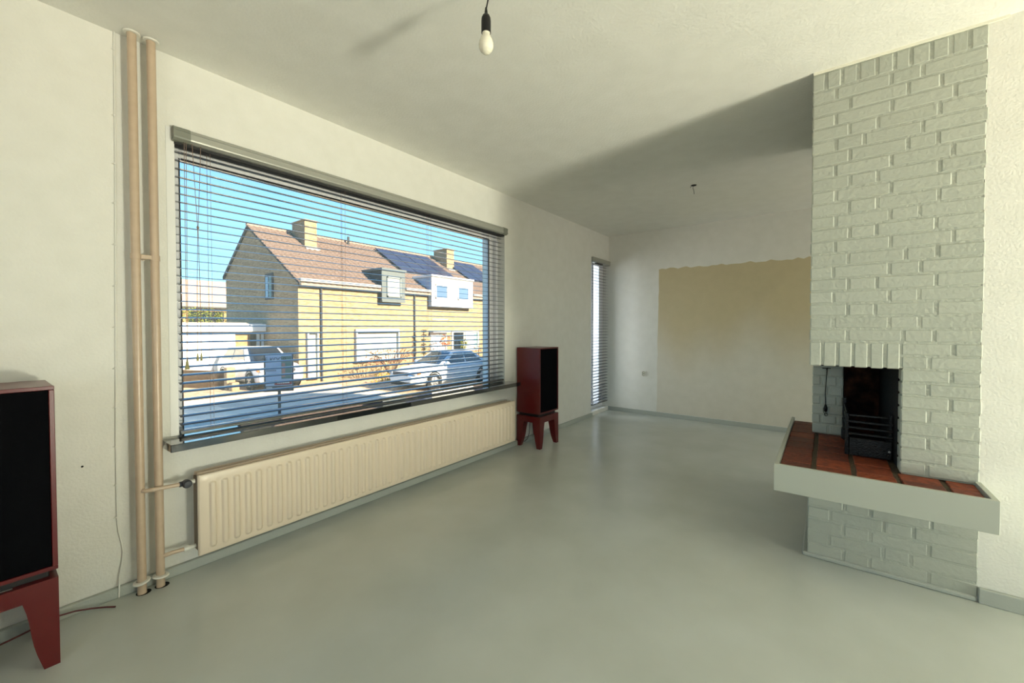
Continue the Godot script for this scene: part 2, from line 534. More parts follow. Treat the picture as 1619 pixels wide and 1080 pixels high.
func clean(p: PackedVector2Array) -> PackedVector2Array:
	var r := PackedVector2Array()
	for q in p:
		if r.is_empty() or r[r.size() - 1].distance_to(q) > 0.002: r.append(q)
	return r

func skirting(called: String, parts: Array):
	var b := mb()
	for p in parts:
		b.box(p[0].min(p[1]), p[0].max(p[1]), 0.003)
	struct(b, called, M.skirt)

# ---------------------------------------------------------------- windows, sill, blinds
func slat_mesh(len: float, width: float) -> ArrayMesh:
	# across x (room side +x lower), along z, crowned
	var b := MB.new()
	var seg := 5
	var up := []; var dn := []
	for i in seg + 1:
		var t := float(i) / seg * 2.0 - 1.0
		var p := V(t * width * 0.5, 0.0032 * (1.0 - t * t), 0)
		up.append(p + V(0, 0.0006, 0)); dn.append(p - V(0, 0.0006, 0))
	var ring0 := []; var ring1 := []
	for p in up + [dn[5], dn[4], dn[3], dn[2], dn[1], dn[0]]:
		ring0.append(p + V(0, 0, -len * 0.5)); ring1.append(p + V(0, 0, len * 0.5))
	var m := ring0.size()
	for k in m:
		var l := (k + 1) % m
		var out := V(0, 1 if k < seg else -1, 0)
		if k == seg: out = V(1, 0, 0)
		if k == m - 1: out = V(-1, 0, 0)
		b.quad(ring0[k], ring0[l], ring1[l], ring1[k], out)
	for i in seg:
		b.quad(up[i] + V(0, 0, len * 0.5), up[i + 1] + V(0, 0, len * 0.5), dn[i + 1] + V(0, 0, len * 0.5), dn[i] + V(0, 0, len * 0.5), V(0, 0, 1))
		b.quad(up[i] - V(0, 0, len * 0.5), up[i + 1] - V(0, 0, len * 0.5), dn[i + 1] - V(0, 0, len * 0.5), dn[i] - V(0, 0, len * 0.5), V(0, 0, -1))
	return b.mesh()

func blind(t: Node3D, z0: float, z1: float, ytop: float, ybot: float, xc: float, n: int, width: float, stack: int, tilt: float, ladders: Array):
	var zc := (z0 + z1) * 0.5
	var me := slat_mesh(absf(z1 - z0) - 0.016, width)
	var pitch := (ytop - 0.028 - ybot - 0.050) / (n - 1)
	for i in n:
		var s := inst(me, "slat", M.slat, t, V(xc, ytop - 0.028 - pitch * i, zc) - org)
		s.rotation = V(0, 0, -tilt + rng.randf_range(-0.012, 0.012))
		s.position.z += rng.randf_range(-0.002, 0.002)
	for i in stack:
		var s2 := inst(me, "slat", M.slat, t, V(xc + rng.randf_range(-0.002, 0.002), ybot + 0.0092 + 0.0026 * i, zc) - org)
		s2.rotation.z = 0.0
	bx(V(xc - width * 0.46, ybot, z0 + 0.01), V(xc + width * 0.46, ybot + 0.0075, z1 - 0.01), "bottom_rail", M.headbox, t, 0.004)
	for z in ladders:
		var b := mb()
		for sx in [-1, 1]:
			b.tube([V(xc + sx * width * 0.52, ytop, z), V(xc + sx * width * 0.52, ybot + 0.01, z)], 0.0008, 5, false)
		b.tube([V(xc, ytop, z + 0.008), V(xc, ybot + 0.01, z + 0.008)], 0.0009, 5, false)
		put(b, "ladder_cord", M.cord, t)

func windows():
	org = Vector3.ZERO
	var w := Node3D.new()
	w.name = "window_1"
	w.set_meta("kind", "structure")
	add_child(w)
	var xi := WX - 0.095; var xb := WX - 0.17
	bx(V(xb, 0.655, -0.672), V(xi, 2.243, -0.625), "window_frame", M.frame, w, 0.004)
	bx(V(xb, 2.135, -3.30), V(xi, 2.243, -0.672), "window_frame", M.frame, w, 0.004)
	bx(V(xb, 0.655, -3.30), V(xi, 0.6935, -0.672), "window_frame", M.frame, w, 0.004)
	bx(V(xb, 0.6935, -3.215), V(xi, 2.135, -3.168), "window_frame", M.frame, w, 0.004)
	bx(V(xb, 0.6935, -3.262), V(xi - 0.028, 2.135, -3.218), "window_frame", M.frame, w, 0.004)
	bx(V(xb, 0.6935, -3.30), V(xi + 0.01, 2.135, -3.266), "window_frame", M.frame, w, 0.004)
	var b := mb()
	b.box(V(xi - 0.004, 0.6935, -0.677), V(xi - 0.001, 2.135, -0.672))
	b.box(V(xi - 0.004, 0.6935, -3.168), V(xi + 0.003, 2.135, -3.155))
	b.box(V(xi - 0.004, 2.120, -3.155), V(xi + 0.003, 2.135, -0.682))
	b.box(V(xi - 0.004, 0.693, -3.155), V(xi - 0.001, 0.696, -0.682))
	put(b, "glazing_seal", M.gasket, w)
	bx(V(xi - 0.012, 0.6935, -3.168), V(xi - 0.006, 2.135, -0.672), "pane", M.glass, w)
	# tall narrow window in the corner
	w = Node3D.new()
	w.name = "window_2"
	w.set_meta("kind", "structure")
	add_child(w)
	bx(V(xb, 0.055, -5.300), V(xi, 2.232, -5.252), "window_frame", M.frame, w, 0.004)
	bx(V(xb, 0.055, -5.823), V(xi, 2.232, -5.700), "window_frame", M.frame, w, 0.004)
	bx(V(xb, 2.150, -5.700), V(xi, 2.232, -5.300), "window_frame", M.frame, w, 0.004)
	bx(V(xb, 0.055, -5.700), V(xi, 0.135, -5.300), "window_frame", M.frame, w, 0.004)
	bx(V(xb + 0.01, 0.135, -5.53), V(xi - 0.01, 2.150, -5.485), "window_frame", M.grey_frame, w, 0.004)
	bx(V(xi - 0.012, 0.135, -5.700), V(xi - 0.006, 2.150, -5.300), "pane", M.glass, w)
	b = mb()
	b.lathe([V2(0.0, 0), V2(0.014, 0), V2(0.014, 0.02), V2(0, 0.02)], V(xi, 0.93, -5.335), Basis(V(0, 0, 1), -PI / 2), 12)
	b.tube([V(xi + 0.022, 0.93, -5.335), V(xi + 0.028, 0.90, -5.338), V(xi + 0.028, 0.82, -5.342)], 0.009, 8)
	put(b, "window_handle", M.valve, w)

	# granite sill
	var t := thing("window_sill", V(-2.55, 0.655, -1.95), "polished black granite sill under the wide window, reflecting the blinds", "window sill")
	b = mb()
	b.box(V(-2.70, 0.656, -3.298), V(WX, 0.692, -0.627))
	b.box(V(WX - 0.001, 0.656, -3.359), V(-2.448, 0.692, -0.561), 0.002)
	put(b, "sill_slab", M.granite, t)

	# wide venetian blind
	t = thing("venetian_blind", V(-2.63, 0.70, -1.96), "wide grey venetian blind with level open slats over the big street window", "blind", "venetian blinds")
	var xc := -2.632
	b = mb()
	var prof := PackedVector2Array([V2(-2.655, 2.180), V2(-2.583, 2.180), V2(-2.566, 2.190), V2(-2.564, 2.197), V2(-2.568, 2.199), V2(-2.568, 2.226), V2(-2.565, 2.228), V2(-2.567, 2.238), V2(-2.578, 2.246), V2(-2.655, 2.243)])
	b.prism(prof, V(0, 0, -3.235), V(1, 0, 0), V(0, 1, 0), V(0, 0, 2.545))
	put(b, "head_box", M.headbox, t)
	var prof2 := PackedVector2Array()
	for p in prof: prof2.append(V2(-2.61, 2.212) + (p - V2(-2.61, 2.212)) * 1.045)
	for z in [-0.689, -3.303]:
		b = mb()
		b.prism(prof2, V(0, 0, z), V(1, 0, 0), V(0, 1, 0), V(0, 0, 0.068))
		put(b, "end_cap", M.headcap, t)
	bx(V(-2.655, 2.168, -3.29), V(-2.60, 2.180, -0.63), "head_channel", M.headdark, t)
	blind(t, -3.297, -0.632, 2.168, 0.7005, xc, 34, 0.050, 4, 0.13, [-0.783, -1.552, -2.318, -3.086])
	b = mb()
	b.tube([V(-2.575, 2.18, -0.697), V(-2.573, 1.90, -0.708), V(-2.573, 1.761, -0.714), V(-2.575, 1.45, -0.709), V(-2.575, 1.12, -0.706)], 0.0013, 5)
	b.tube([V(-2.575, 2.18, -0.733), V(-2.573, 1.90, -0.722), V(-2.573, 1.761, -0.716), V(-2.575, 1.45, -0.721), V(-2.575, 1.10, -0.722)], 0.0013, 5)
	b.ball(V(-2.573, 1.761, -0.715), V(0.004, 0.009, 0.006), 8, 6)
	put(b, "tilt_cord", M.cord, t)
	b = mb()
	b.tube([V(-2.575, 2.18, -0.664), V(-2.572, 1.08, -0.660)], 0.0013, 5)
	b.tube([V(-2.575, 2.18, -0.672), V(-2.572, 1.08, -0.664)], 0.0013, 5)
	put(b, "lift_cord", M.cord, t)
	b = mb()
	b.lathe([V2(0, 0.052), V2(0.003, 0.05), V2(0.006, 0.03), V2(0.010, 0.005), V2(0.010, 0), V2(0, 0)], V(-2.572, 1.035, -0.661), Basis(), 10)
	put(b, "tassel", M.tassel, t)
	b = mb()
	for z in [-0.706, -0.722]:
		b.lathe([V2(0, 0.04), V2(0.003, 0.038), V2(0.006, 0.0), V2(0, 0)], V(-2.575, 1.075, z), Basis(), 8)
	put(b, "tassel", M.tassel, t)

	# narrow blind in the corner
	t = thing("venetian_blind", V(-2.63, 0.10, -5.54), "narrow tall grey venetian blind in the far corner beside the bare wall", "blind", "venetian blinds")
	b = mb()
	var pr3 := PackedVector2Array([V2(-2.655, 2.165), V2(-2.585, 2.165), V2(-2.575, 2.172), V2(-2.575, 2.225), V2(-2.585, 2.230), V2(-2.655, 2.230)])
	b.prism(pr3, V(0, 0, -5.818), V(1, 0, 0), V(0, 1, 0), V(0, 0, 0.562))
	put(b, "head_box", M.headbox, t)
	bx(V(-2.63, 2.150, -5.60), V(-2.595, 2.165, -5.40), "head_channel", M.headdark, t)
	blind(t, -5.815, -5.258, 2.155, 0.135, xc, 46, 0.050, 2, 0.10, [-5.36, -5.70])

# ---------------------------------------------------------------- chimney
var brick_cache := {}
func brick(len: float, h: float, p: Vector3, parent: Node, along := 0):
	# a painted brick, proud of the mortar; along 0 = x, 2 = z (side face)
	var k := Vector3i(roundi(len * 200), roundi(h * 500), along * 3 + rng.randi_range(0, 2))
	if not brick_cache.has(k):
		var b := MB.new()
		var d := 0.03
		if along == 0: b.box(V(-len * 0.5, -h * 0.5, -d), V(len * 0.5, h * 0.5, 0), 0.005)
		else: b.box(V(0, -h * 0.5, -len * 0.5), V(d, h * 0.5, len * 0.5), 0.005)
		brick_cache[k] = b.mesh()
	var i := inst(brick_cache[k], "brick", M.brick_paint[rng.randi_range(0, 2)], parent, p - org)
	var a := 0.006
	i.rotation = V(rng.randf_range(-a, a), rng.randf_range(-a, a), rng.randf_range(-a, a) * 1.3)
	return i

func course(y0: float, y1: float, x0: float, x1: float, joints: Array, z: float, parent: Node):
	var xs := [x0] + joints + [x1]
	for i in xs.size() - 1:
		var a: float = xs[i] + (0.0045 if i > 0 else 0.0) + rng.randf_range(-0.0015, 0.0015)
		var c: float = xs[i + 1] - (0.0045 if i < xs.size() - 2 else rng.randf_range(-0.003, 0.003))
		brick(c - a, y1 - y0 - 0.0065 + rng.randf_range(-0.001, 0.001), V((a + c) * 0.5, (y0 + y1) * 0.5 + rng.randf_range(-0.001, 0.001), z + rng.randf_range(-0.0012, 0.0012)), parent)

func chimney():
	var XL := -0.068; var XR := 0.562
	var t := thing("brick_chimney", V(0.25, 0, -3.3), "tall grey painted brick chimney breast with an open corner fireplace", "chimney")
	var m := mb()
	var cz := CZ - 0.0028
	var il := XL + 0.0028; var ir := 0.556
	m.box(V(il, 1.045, -3.9), V(ir, H, cz))                  # hood
	m.box(V(0.302, 0.528, -3.9), V(ir, 1.045, cz))           # right pier
	m.box(V(il, 0.0, -3.9), V(ir, 0.412, cz))                # plinth
	m.box(V(il, 0.528, -3.9), V(0.095, 1.045, -3.475))       # back pier
	m.box(V(0.095, 0.528, -3.9), V(0.302, 1.045, -3.80))     # back of the firebox
	put(m, "mortar_core", M.mortar_paint, t)
	# soldier course below the ceiling
	var sx := [XL, -0.013, 0.053, 0.118, 0.189, 0.252, 0.312, 0.381, 0.443, 0.505, XR]
	course(2.494, 2.588, XL, XR, sx.slice(1, 10), CZ, t)
	var rows := [[0.031, 0.242, 0.352], [0.089, 0.304, 0.416], [0.03, 0.246, 0.46], [0.087, 0.194, 0.411], [0.033, 0.143, 0.357], [0.089, 0.305, 0.409], [0.032, 0.245, 0.456], [0.091, 0.198, 0.415], [0.035, 0.248, 0.46], [0.09, 0.197, 0.414], [0.035, 0.245, 0.352], [0.092, 0.196, 0.406], [0.034, 0.249, 0.463], [0.09, 0.303, 0.412], [0.029, 0.246, 0.359], [0.09, 0.202, 0.409], [0.03, 0.248, 0.353], [0.089, 0.197, 0.41], [0.033, 0.25, 0.357], [0.089, 0.30, 0.407]]
	var ch := (2.494 - 1.170) / 20.0
	for i in 20:
		course(2.494 - ch * (i + 1), 2.494 - ch * i, XL, XR, rows[i], CZ, t)
	# soldier lintel over the opening and the pier on its right
	course(1.036, 1.170, XL, 0.294, [-0.013, 0.05, 0.114, 0.176, 0.235], CZ, t)
	var pj := [0.471, 0.393, 0.466, 0.390, 0.465, 0.392, 0.463, 0.392, 0.463, 0.392]
	ch = (1.170 - 0.528) / 10.0
	for i in 10:
		course(1.170 - ch * (i + 1), 1.170 - ch * i, 0.297, XR, [pj[i]], CZ, t)
	# plinth below the hearth
	var bj := [[0.031, 0.242, 0.403], [0.086, 0.192, 0.41], [0.031, 0.242, 0.348], [0.085, 0.192, 0.403], [0.027, 0.241, 0.341], [0.086, 0.192, 0.403]]
	ch = 0.411 / 6.2
	for i in 6:
		course(0.411 - ch * (i + 1), 0.411 - ch * i, XL, XR, bj[i], CZ, t)
	# left side of the hood and of the pier behind the opening
	for i in 21:
		var yy := 2.494 - (2.494 - 1.170) / 20.0 * i
		var z := -2.749 - (0.105 if i % 2 else 0.0)
		while z > -3.85:
			var l := minf(0.21, 3.9 + z)
			if i % 2 == 1 and z > -2.87: brick(0.095, 0.0595, V(XL, yy - 0.033, -2.80), t, 2)
			brick(l - 0.01, 0.0595, V(XL, yy - 0.033, z - l * 0.5 - 0.003), t, 2)
			z -= 0.213
	# grey wall at the back of the opening
	ch = (1.045 - 0.528) / 8.0
	for i in 8:
		course(0.528 + ch * i, 0.528 + ch * (i + 1), XL, 0.095, [[0.02], [-0.02, 0.065]][i % 2], -3.470, t)
	# inner cheek of the right pier
	for i in 10:
		var yy := 0.528 + 0.0645 * i
		if i < 8: brick(0.10, 0.059, V(0.2965, yy + 0.032, -2.80), t, 2)
	# sooted inside of the firebox
	m = mb()
	m.box(V(0.2965, 0.528, -3.79), V(0.303, 1.045, -2.853))
	m.box(V(0.094, 0.528, -3.79), V(0.100, 1.045, -3.478))
	m.box(V(-0.05, 1.038, -3.47), V(0.296, 1.046, -2.79))
	m.box(V(0.1, 1.038, -3.79), V(0.296, 1.046, -3.47))
	put(m, "soot_lining", M.soot, t)
	bx(V(0.100, 0.528, -3.80), V(0.2965, 1.038, -3.78), "fire_back", M.soot_brown, t)
	# strip of floor paint along the foot
	bx(V(XL - 0.022, 0.0, -3.92), V(XR - 0.004, 0.022, CZ + 0.014), "foot_strip", M.skirt, t, 0.006)

	# hearth shelf
	t = thing("hearth_shelf", V(0.18, 0.412, -3.0), "raised hearth ledge with red clay tiles inside a grey painted board edge", "hearth")
	m = mb()
	m.box(V(-0.185, 0.413, -3.86), V(0.547, 0.520, -2.512))
	put(m, "mortar_bed", M.joint, t)
	bx(V(-0.204, 0.408, -2.510), V(0.566, 0.545, -2.490), "front_board", M.board, t, 0.0015)
	bx(V(-0.204, 0.408, -3.88), V(-0.184, 0.545, -2.510), "side_board", M.board, t, 0.0015)
	bx(V(0.546, 0.408, -2.7485), V(0.566, 0.545, -2.510), "side_board", M.board, t, 0.0015)
	var cols := [[-0.182, -0.052], [-0.030, 0.108], [0.129, 0.270], [0.291, 0.431], [0.451, 0.545]]
	for c in 5:
		var z := -2.516
		for r in 9:
			var dz: float = [0.136, 0.158, 0.166, 0.160, 0.140, 0.136, 0.152, 0.15, 0.12][r]
			var z2 := z - dz + 0.006
			if c > 2 and r == 1: z2 = CZ + 0.002
			if (c > 2 and r > 1) or (c == 1 or c == 2) and z < -3.75: break
			if c == 1 and z2 < -3.468: z2 = -3.468
			if z - z2 < 0.02: break
			m = mb()
			m.box(V(cols[c][0] + rng.randf_range(-0.002, 0.002), 0.515, z2), V(cols[c][1] + rng.randf_range(-0.002, 0.002), 0.5285 + rng.randf_range(-0.0008, 0.0008), z), 0.003)
			put(m, "hearth_tile", M.tile[rng.randi_range(0, 3)], t)
			z -= dz
			if c == 1 and z < -3.45: break

	# grate
	t = thing("fire_grate", V(0.2, 0.5305, -3.15), "black iron fire basket standing on the tiles inside the fireplace", "fire grate")
	bx(V(0.112, 0.535, -2.972), V(0.288, 0.632, -2.960), "front_plate", M.iron, t, 0.002)
	for i in 4:
		m = mb()
		var yy := 0.655 + 0.033 * i
		m.box(V(0.104, yy - 0.008, -2.975 - 0.006 * i), V(0.290, yy + 0.006, -2.961 - 0.006 * i), 0.003, Basis(V(0, 0, 1), rng.randf_range(-0.01, 0.01)), V(0, 0.0, 0))
		put(m, "grate_bar", M.iron, t)
	for i in 5:
		m = mb()
		var yy2 := 0.575 + 0.045 * i
		m.box(V(0.098, yy2 - 0.009, -3.40), V(0.107, yy2 + 0.009, -2.966), 0.002)
		put(m, "grate_bar", M.iron, t)
	for z in [-2.985, -3.36]:
		bx(V(0.093, 0.5305, z - 0.012), V(0.111, 0.80 if z < -3 else 0.765, z + 0.012), "post", M.iron, t, 0.003)
	bx(V(0.278, 0.5305, -3.0), V(0.291, 0.775, -2.975), "post", M.iron, t, 0.003)
	bx(V(0.10, 0.555, -3.40), V(0.29, 0.567, -2.972), "ash_tray", M.iron, t, 0.002)
	m = mb()
	m.box(V(0.078, 0.60, -3.10), V(0.098, 0.66, -3.04), 0.004)
	put(m, "side_lug", M.iron, t)
	m = mb()
	m.lathe([V2(0.0, 0.0), V2(0.006, 0), V2(0.006, 0.004), V2(0.003, 0.005), V2(0, 0.005)], V(0.278, 0.578, -2.960), Basis(V(1, 0, 0), PI / 2), 10)
	put(m, "bolt", M.zinc, t)

	# damper chain on the grey wall
	t = thing("damper_pull", V(0.008, 0.62, -3.46), "thin black metal pull with a ring end hanging on the grey fireplace wall", "damper pull")
	m = mb()
	m.tube([V(0.012, 0.972, -3.472), V(0.010, 0.970, -3.446), V(0.008, 0.962, -3.443)], 0.004, 6)
	m.tube([V(-0.015, 0.970, -3.452), V(0.03, 0.972, -3.452)], 0.003, 6)
	put(m, "hook", M.iron, t)
	m = mb()
	m.tube([V(0.010, 0.968, -3.447), V(0.006, 0.88, -3.444), V(0.003, 0.80, -3.446), V(0.006, 0.73, -3.450)], 0.0028, 6)
	put(m, "rod", M.iron, t)
	m = mb()
	m.lathe([V2(0, 0.06), V2(0.006, 0.05), V2(0.011, 0.03), V2(0.008, 0.008), V2(0, 0)], V(0.005, 0.675, -3.450), Basis(), 10)
	put(m, "weight", M.iron, t)
	m = mb()
	var ring := []
	for k in 13: ring.append(V(0.008 + 0.008 * sin(TAU * k / 12), 0.662 + 0.010 * cos(TAU * k / 12), -3.452))
	m.tube(ring, 0.002, 6, false)
	m.tube([V(0.007, 0.72, -3.449), V(-0.008, 0.70, -3.451), V(-0.006, 0.675, -3.451), V(0.005, 0.668, -3.451)], 0.0015, 5)
	put(m, "ring", M.iron, t)

# ---------------------------------------------------------------- heating
func heating():
	var t := thing("radiator", V(-2.53, 0.10, -1.98), "long low cream panel radiator with pressed vertical flutes below the sill", "radiator")
	var X0 := -2.47; var z0 := -3.300; var z1 := -0.674; var ya := 0.105; var yb := 0.509
	# front panel: a height field of pressed flutes
	var b := mb()
	var n := 48
	var pitch := (z1 - z0 - 0.06) / n
	var ys := [ya, ya + 0.006, 0.129, 0.134, 0.138, 0.142, 0.148, 0.30, 0.455, 0.461, 0.465, 0.469, 0.474, yb - 0.006, yb]
	var zs := []
	zs.append(z0); zs.append(z0 + 0.006)
	for i in n:
		for f in [0.17, 0.24, 0.31, 0.40, 0.60, 0.69, 0.76, 0.83]: zs.append(z0 + 0.03 + pitch * (i + f))
	zs.append(z1 - 0.006); zs.append(z1)
	var hgt := func(z: float, y: float) -> float:
		var d := 0.0
		if z <= z0 + 0.001 or z >= z1 - 0.001 or y <= ya + 0.001 or y >= yb - 0.001: d = -0.006
		var u := (z - z0 - 0.03) / pitch
		if u > 0 and u < n:
			var q := absf(u - floorf(u) - 0.5) * pitch
			var vv := maxf(maxf(0.148 - y, y - 0.455), 0.0)
			var rr := sqrt(q * q + vv * vv)
			d += 0.0115 * (1.0 - smoothstep(0.008, 0.0165, rr))
		return X0 + d
	var P := []
	for y in ys:
		var row := []
		for z in zs: row.append(V(hgt.call(z, y), y, z))
		P.append(row)
	var N := []
	for i in ys.size():
		var row2 := []
		for k in zs.size():
			var dz: Vector3 = P[i][mini(k + 1, zs.size() - 1)] - P[i][maxi(k - 1, 0)]
			var dy: Vector3 = P[mini(i + 1, ys.size() - 1)][k] - P[maxi(i - 1, 0)][k]
			var nn := dy.cross(dz).normalized()
			if nn.x < 0: nn = -nn
			row2.append(nn)
		N.append(row2)
	for i in ys.size() - 1:
		for k in zs.size() - 1:
			b.tri(P[i][k], P[i][k + 1], P[i + 1][k + 1], N[i][k], N[i][k + 1], N[i + 1][k + 1])
			b.tri(P[i][k], P[i + 1][k + 1], P[i + 1][k], N[i][k], N[i + 1][k + 1], N[i + 1][k])
	b.box(V(X0 - 0.022, ya, z0), V(X0 - 0.006, yb, z1), 0.004)
	put(b, "front_panel", M.radiator, t)
	bx(V(X0 - 0.020, ya, z1), V(X0 - 0.006, yb, z1 + 0.003), "edge_trim", M.radiator, t, 0.003)
	bx(V(-2.580, ya + 0.01, z0 + 0.02), V(-2.562, yb - 0.008, z1 - 0.004), "back_panel", M.radiator, t, 0.006)
	b = mb()
	for i in 80:
		var z := z0 + 0.04 + (z1 - z0 - 0.08) * i / 79.0
		b.box(V(-2.561, ya + 0.05, z - 0.001), V(X0 - 0.023, yb - 0.02, z + 0.001))
	var cf := put(b, "convector_fins", M.radiator_shade, t)
	cf.set_meta("kind", "stuff")
	for x in [[-2.560, -2.540], [-2.522, -2.500]]:
		bx(V(x[0], yb - 0.014, z0 + 0.04), V(x[1], yb + 0.005, z1 - 0.004), "top_rail", M.pipe, t, 0.003)
	bx(V(-2.553, ya + 0.02, z1 - 0.010), V(X0 - 0.024, yb - 0.012, z1 + 0.001), "end_gap_shade", M.radiator_shade, t, 0.002)  # dark strip giving the shade of the open end gap
	for z in [-1.1, -2.8]:
		bx(V(WX, 0.14, z - 0.015), V(-2.578, 0.46, z + 0.015), "bracket", M.radiator, t, 0.002)

	# the two risers
	var defs := [[-0.467, "front beige heating pipe nearest the left speaker, floor to ceiling", 0.484], [-0.535, "second beige heating pipe, the one beside the window and radiator", 0.149]]
	for i in 2:
		var zp: float = defs[i][0]
		t = thing("heating_pipe", V(-2.541, 0, zp), defs[i][1], "pipe", "heating pipes left of the window")
		b = mb()
		b.tube([V(-2.541, -0.02, zp), V(-2.541, H, zp)], 0.0172, 24, false)
		put(b, "riser", M.pipe, t)
		b = mb()
		b.lathe([V2(0.018, 0), V2(0.029, 0), V2(0.031, 0.003), V2(0.031, 0.007), V2(0.018, 0.009)], V(-2.541, H - 0.0095, zp), Basis(), 28)
		put(b, "ceiling_collar", M.ring, t)
		b = mb()
		var bs := Basis(V(1, 0.3, 0).normalized(), 0.16 if i == 0 else -0.10)
		b.lathe([V2(0.018, 0), V2(0.031, 0), V2(0.033, 0.003), V2(0.031, 0.008), V2(0.018, 0.010), V2(0.018, 0)], V(-2.541, 0.052 if i == 0 else 0.048, zp), bs, 28)
		put(b, "floor_collar", M.ring, t)
		b = mb()
		b.lathe([V2(0.028, 0.0006), V2(0.0, 0.0008)], V(-2.541 - 0.002, 0.0, zp - 0.006), Basis(), 20)
		put(b, "floor_gap", M.hole, t)
		b = mb()
		if i == 0:
			b.tube([V(-2.541, 0.487, zp), V(-2.515, 0.486, zp - 0.012), V(-2.512, 0.484, zp - 0.04), V(-2.512, 0.478, -0.612)], 0.0095, 14)
			put(b, "flow_branch", M.pipe, t)
			b = mb()
			b.tube([V(-2.512, 0.478, -0.606), V(-2.512, 0.478, -0.622)], 0.013, 14)
			b.lathe([V2(0, -0.022), V2(0.012, -0.022), V2(0.019, -0.014), V2(0.020, 0.012), V2(0.015, 0.022), V2(0, 0.024)], V(-2.498, 0.478, -0.632), Basis(V(0, 0, 1), -PI / 2), 14)
			put(b, "radiator_valve", M.valve, t, "dark grey valve knob")
			b = mb()
			b.tube([V(-2.512, 0.478, -0.64), V(-2.512, 0.478, -0.668)], 0.011, 12)
			put(b, "union_nut", M.ring, t)
		else:
			b.tube([V(-2.541, 0.145, zp), V(-2.53, 0.146, zp - 0.02), V(-2.53, 0.148, -0.58), V(-2.53, 0.144, -0.625)], 0.0095, 14)
			put(b, "return_branch", M.pipe, t)
			b = mb()
			b.tube([V(-2.53, 0.144, -0.624), V(-2.53, 0.143, -0.645)], 0.0135, 8)
			b.tube([V(-2.53, 0.143, -0.645), V(-2.53, 0.142, -0.678)], 0.010, 12)
			put(b, "union_nut", M.ring, t)
	t = thing("pipe_clamp", V(-2.57, 1.577, -0.50), "beige metal clamp tying the two heating pipes to the wall", "clamp")
	b = mb()
	for zp in [-0.467, -0.535]:
		b.lathe([V2(0.0173, -0.012), V2(0.020, -0.012), V2(0.020, 0.012), V2(0.0173, 0.012)], V(-2.541, 1.577, zp), Basis(), 20)
	put(b, "ring", M.pipe, t)
	bx(V(-2.530, 1.567, -0.522), V(-2.524, 1.587, -0.482), "bridge", M.pipe, t, 0.002)
	bx(V(WX, 1.569, -0.508), V(-2.528, 1.585, -0.494), "stem", M.pipe, t, 0.002)

# ---------------------------------------------------------------- speakers
func leg_rings(cx: float, cz: float, sx: float, sz: float, top: float) -> Array:
	var rings := []
	for i in 11:
		var u := i / 10.0
		var w := 0.040 + 0.068 * pow(u, 1.15) + 0.006 * sin(TAU * u)
		var y := top * u
		var a := V(cx, y, cz); var c := V(cx + sx * w, y, cz + sz * w)
		rings.append([V(a.x, y, a.z), V(c.x, y, a.z), V(c.x, y, c.z), V(a.x, y, c.z)])
	return rings

func speaker_set(x1: float, z0: float, z1: float, lab: String, lab2: String, extra: bool):
	var x0 := x1 - 0.29
	var c := V((x0 + x1) * 0.5, 0, (z0 + z1) * 0.5)
	var t := thing("speaker_stand", c, lab2, "stand", "speaker stands")
	var top := 0.325
	for sx in [0, 1]:
		for sz in [0, 1]:
			var b := mb()
			b.loft(leg_rings(x1 if sx else x0, z1 if sz else z0, -1.0 if sx else 1.0, -1.0 if sz else 1.0, top))
			put(b, "leg", M.red, t)
	bx(V(x0 + 0.05, 0.262, z1 - 0.022), V(x1 - 0.05, top - 0.001, z1 - 0.002), "rail", M.red, t, 0.002)
	bx(V(x0 + 0.05, 0.262, z0 + 0.002), V(x1 - 0.05, top - 0.001, z0 + 0.022), "rail", M.red, t, 0.002)
	bx(V(x1 - 0.022, 0.262, z0 + 0.05), V(x1 - 0.002, top - 0.001, z1 - 0.05), "rail", M.red, t, 0.002)
	bx(V(x0 + 0.002, 0.262, z0 + 0.05), V(x0 + 0.022, top - 0.001, z1 - 0.05), "rail", M.red, t, 0.002)
	bx(V(x0 + 0.015, top - 0.002, z0 + 0.02), V(x1 - 0.03, 0.354, z1 - 0.02), "spacer", M.black, t, 0.003)
	c.y = 0.355
	t = thing("loudspeaker", c, lab, "speaker", "pair of red loudspeakers")
	var bt := 0.014
	var b2 := mb()
	b2.box(V(x0, 0.355, z0), V(x1 - 0.012, 1.034, z1), 0.002)
	b2.box(V(x1 - 0.013, 0.355, z0), V(x1, 0.355 + bt, z1), 0.0015)
	b2.box(V(x1 - 0.013, 1.034 - bt, z0), V(x1, 1.034, z1), 0.0015)
	b2.box(V(x1 - 0.013, 0.355 + bt, z0), V(x1, 1.034 - bt, z0 + bt), 0.0015)
	b2.box(V(x1 - 0.013, 0.355 + bt, z1 - bt), V(x1, 1.034 - bt, z1), 0.0015)
	put(b2, "cabinet", M.red, t)
	bx(V(x1 - 0.016, 0.355 + bt, z0 + bt), V(x1 - 0.006, 1.034 - bt, z1 - bt), "grille", M.black_cloth, t, 0.003)

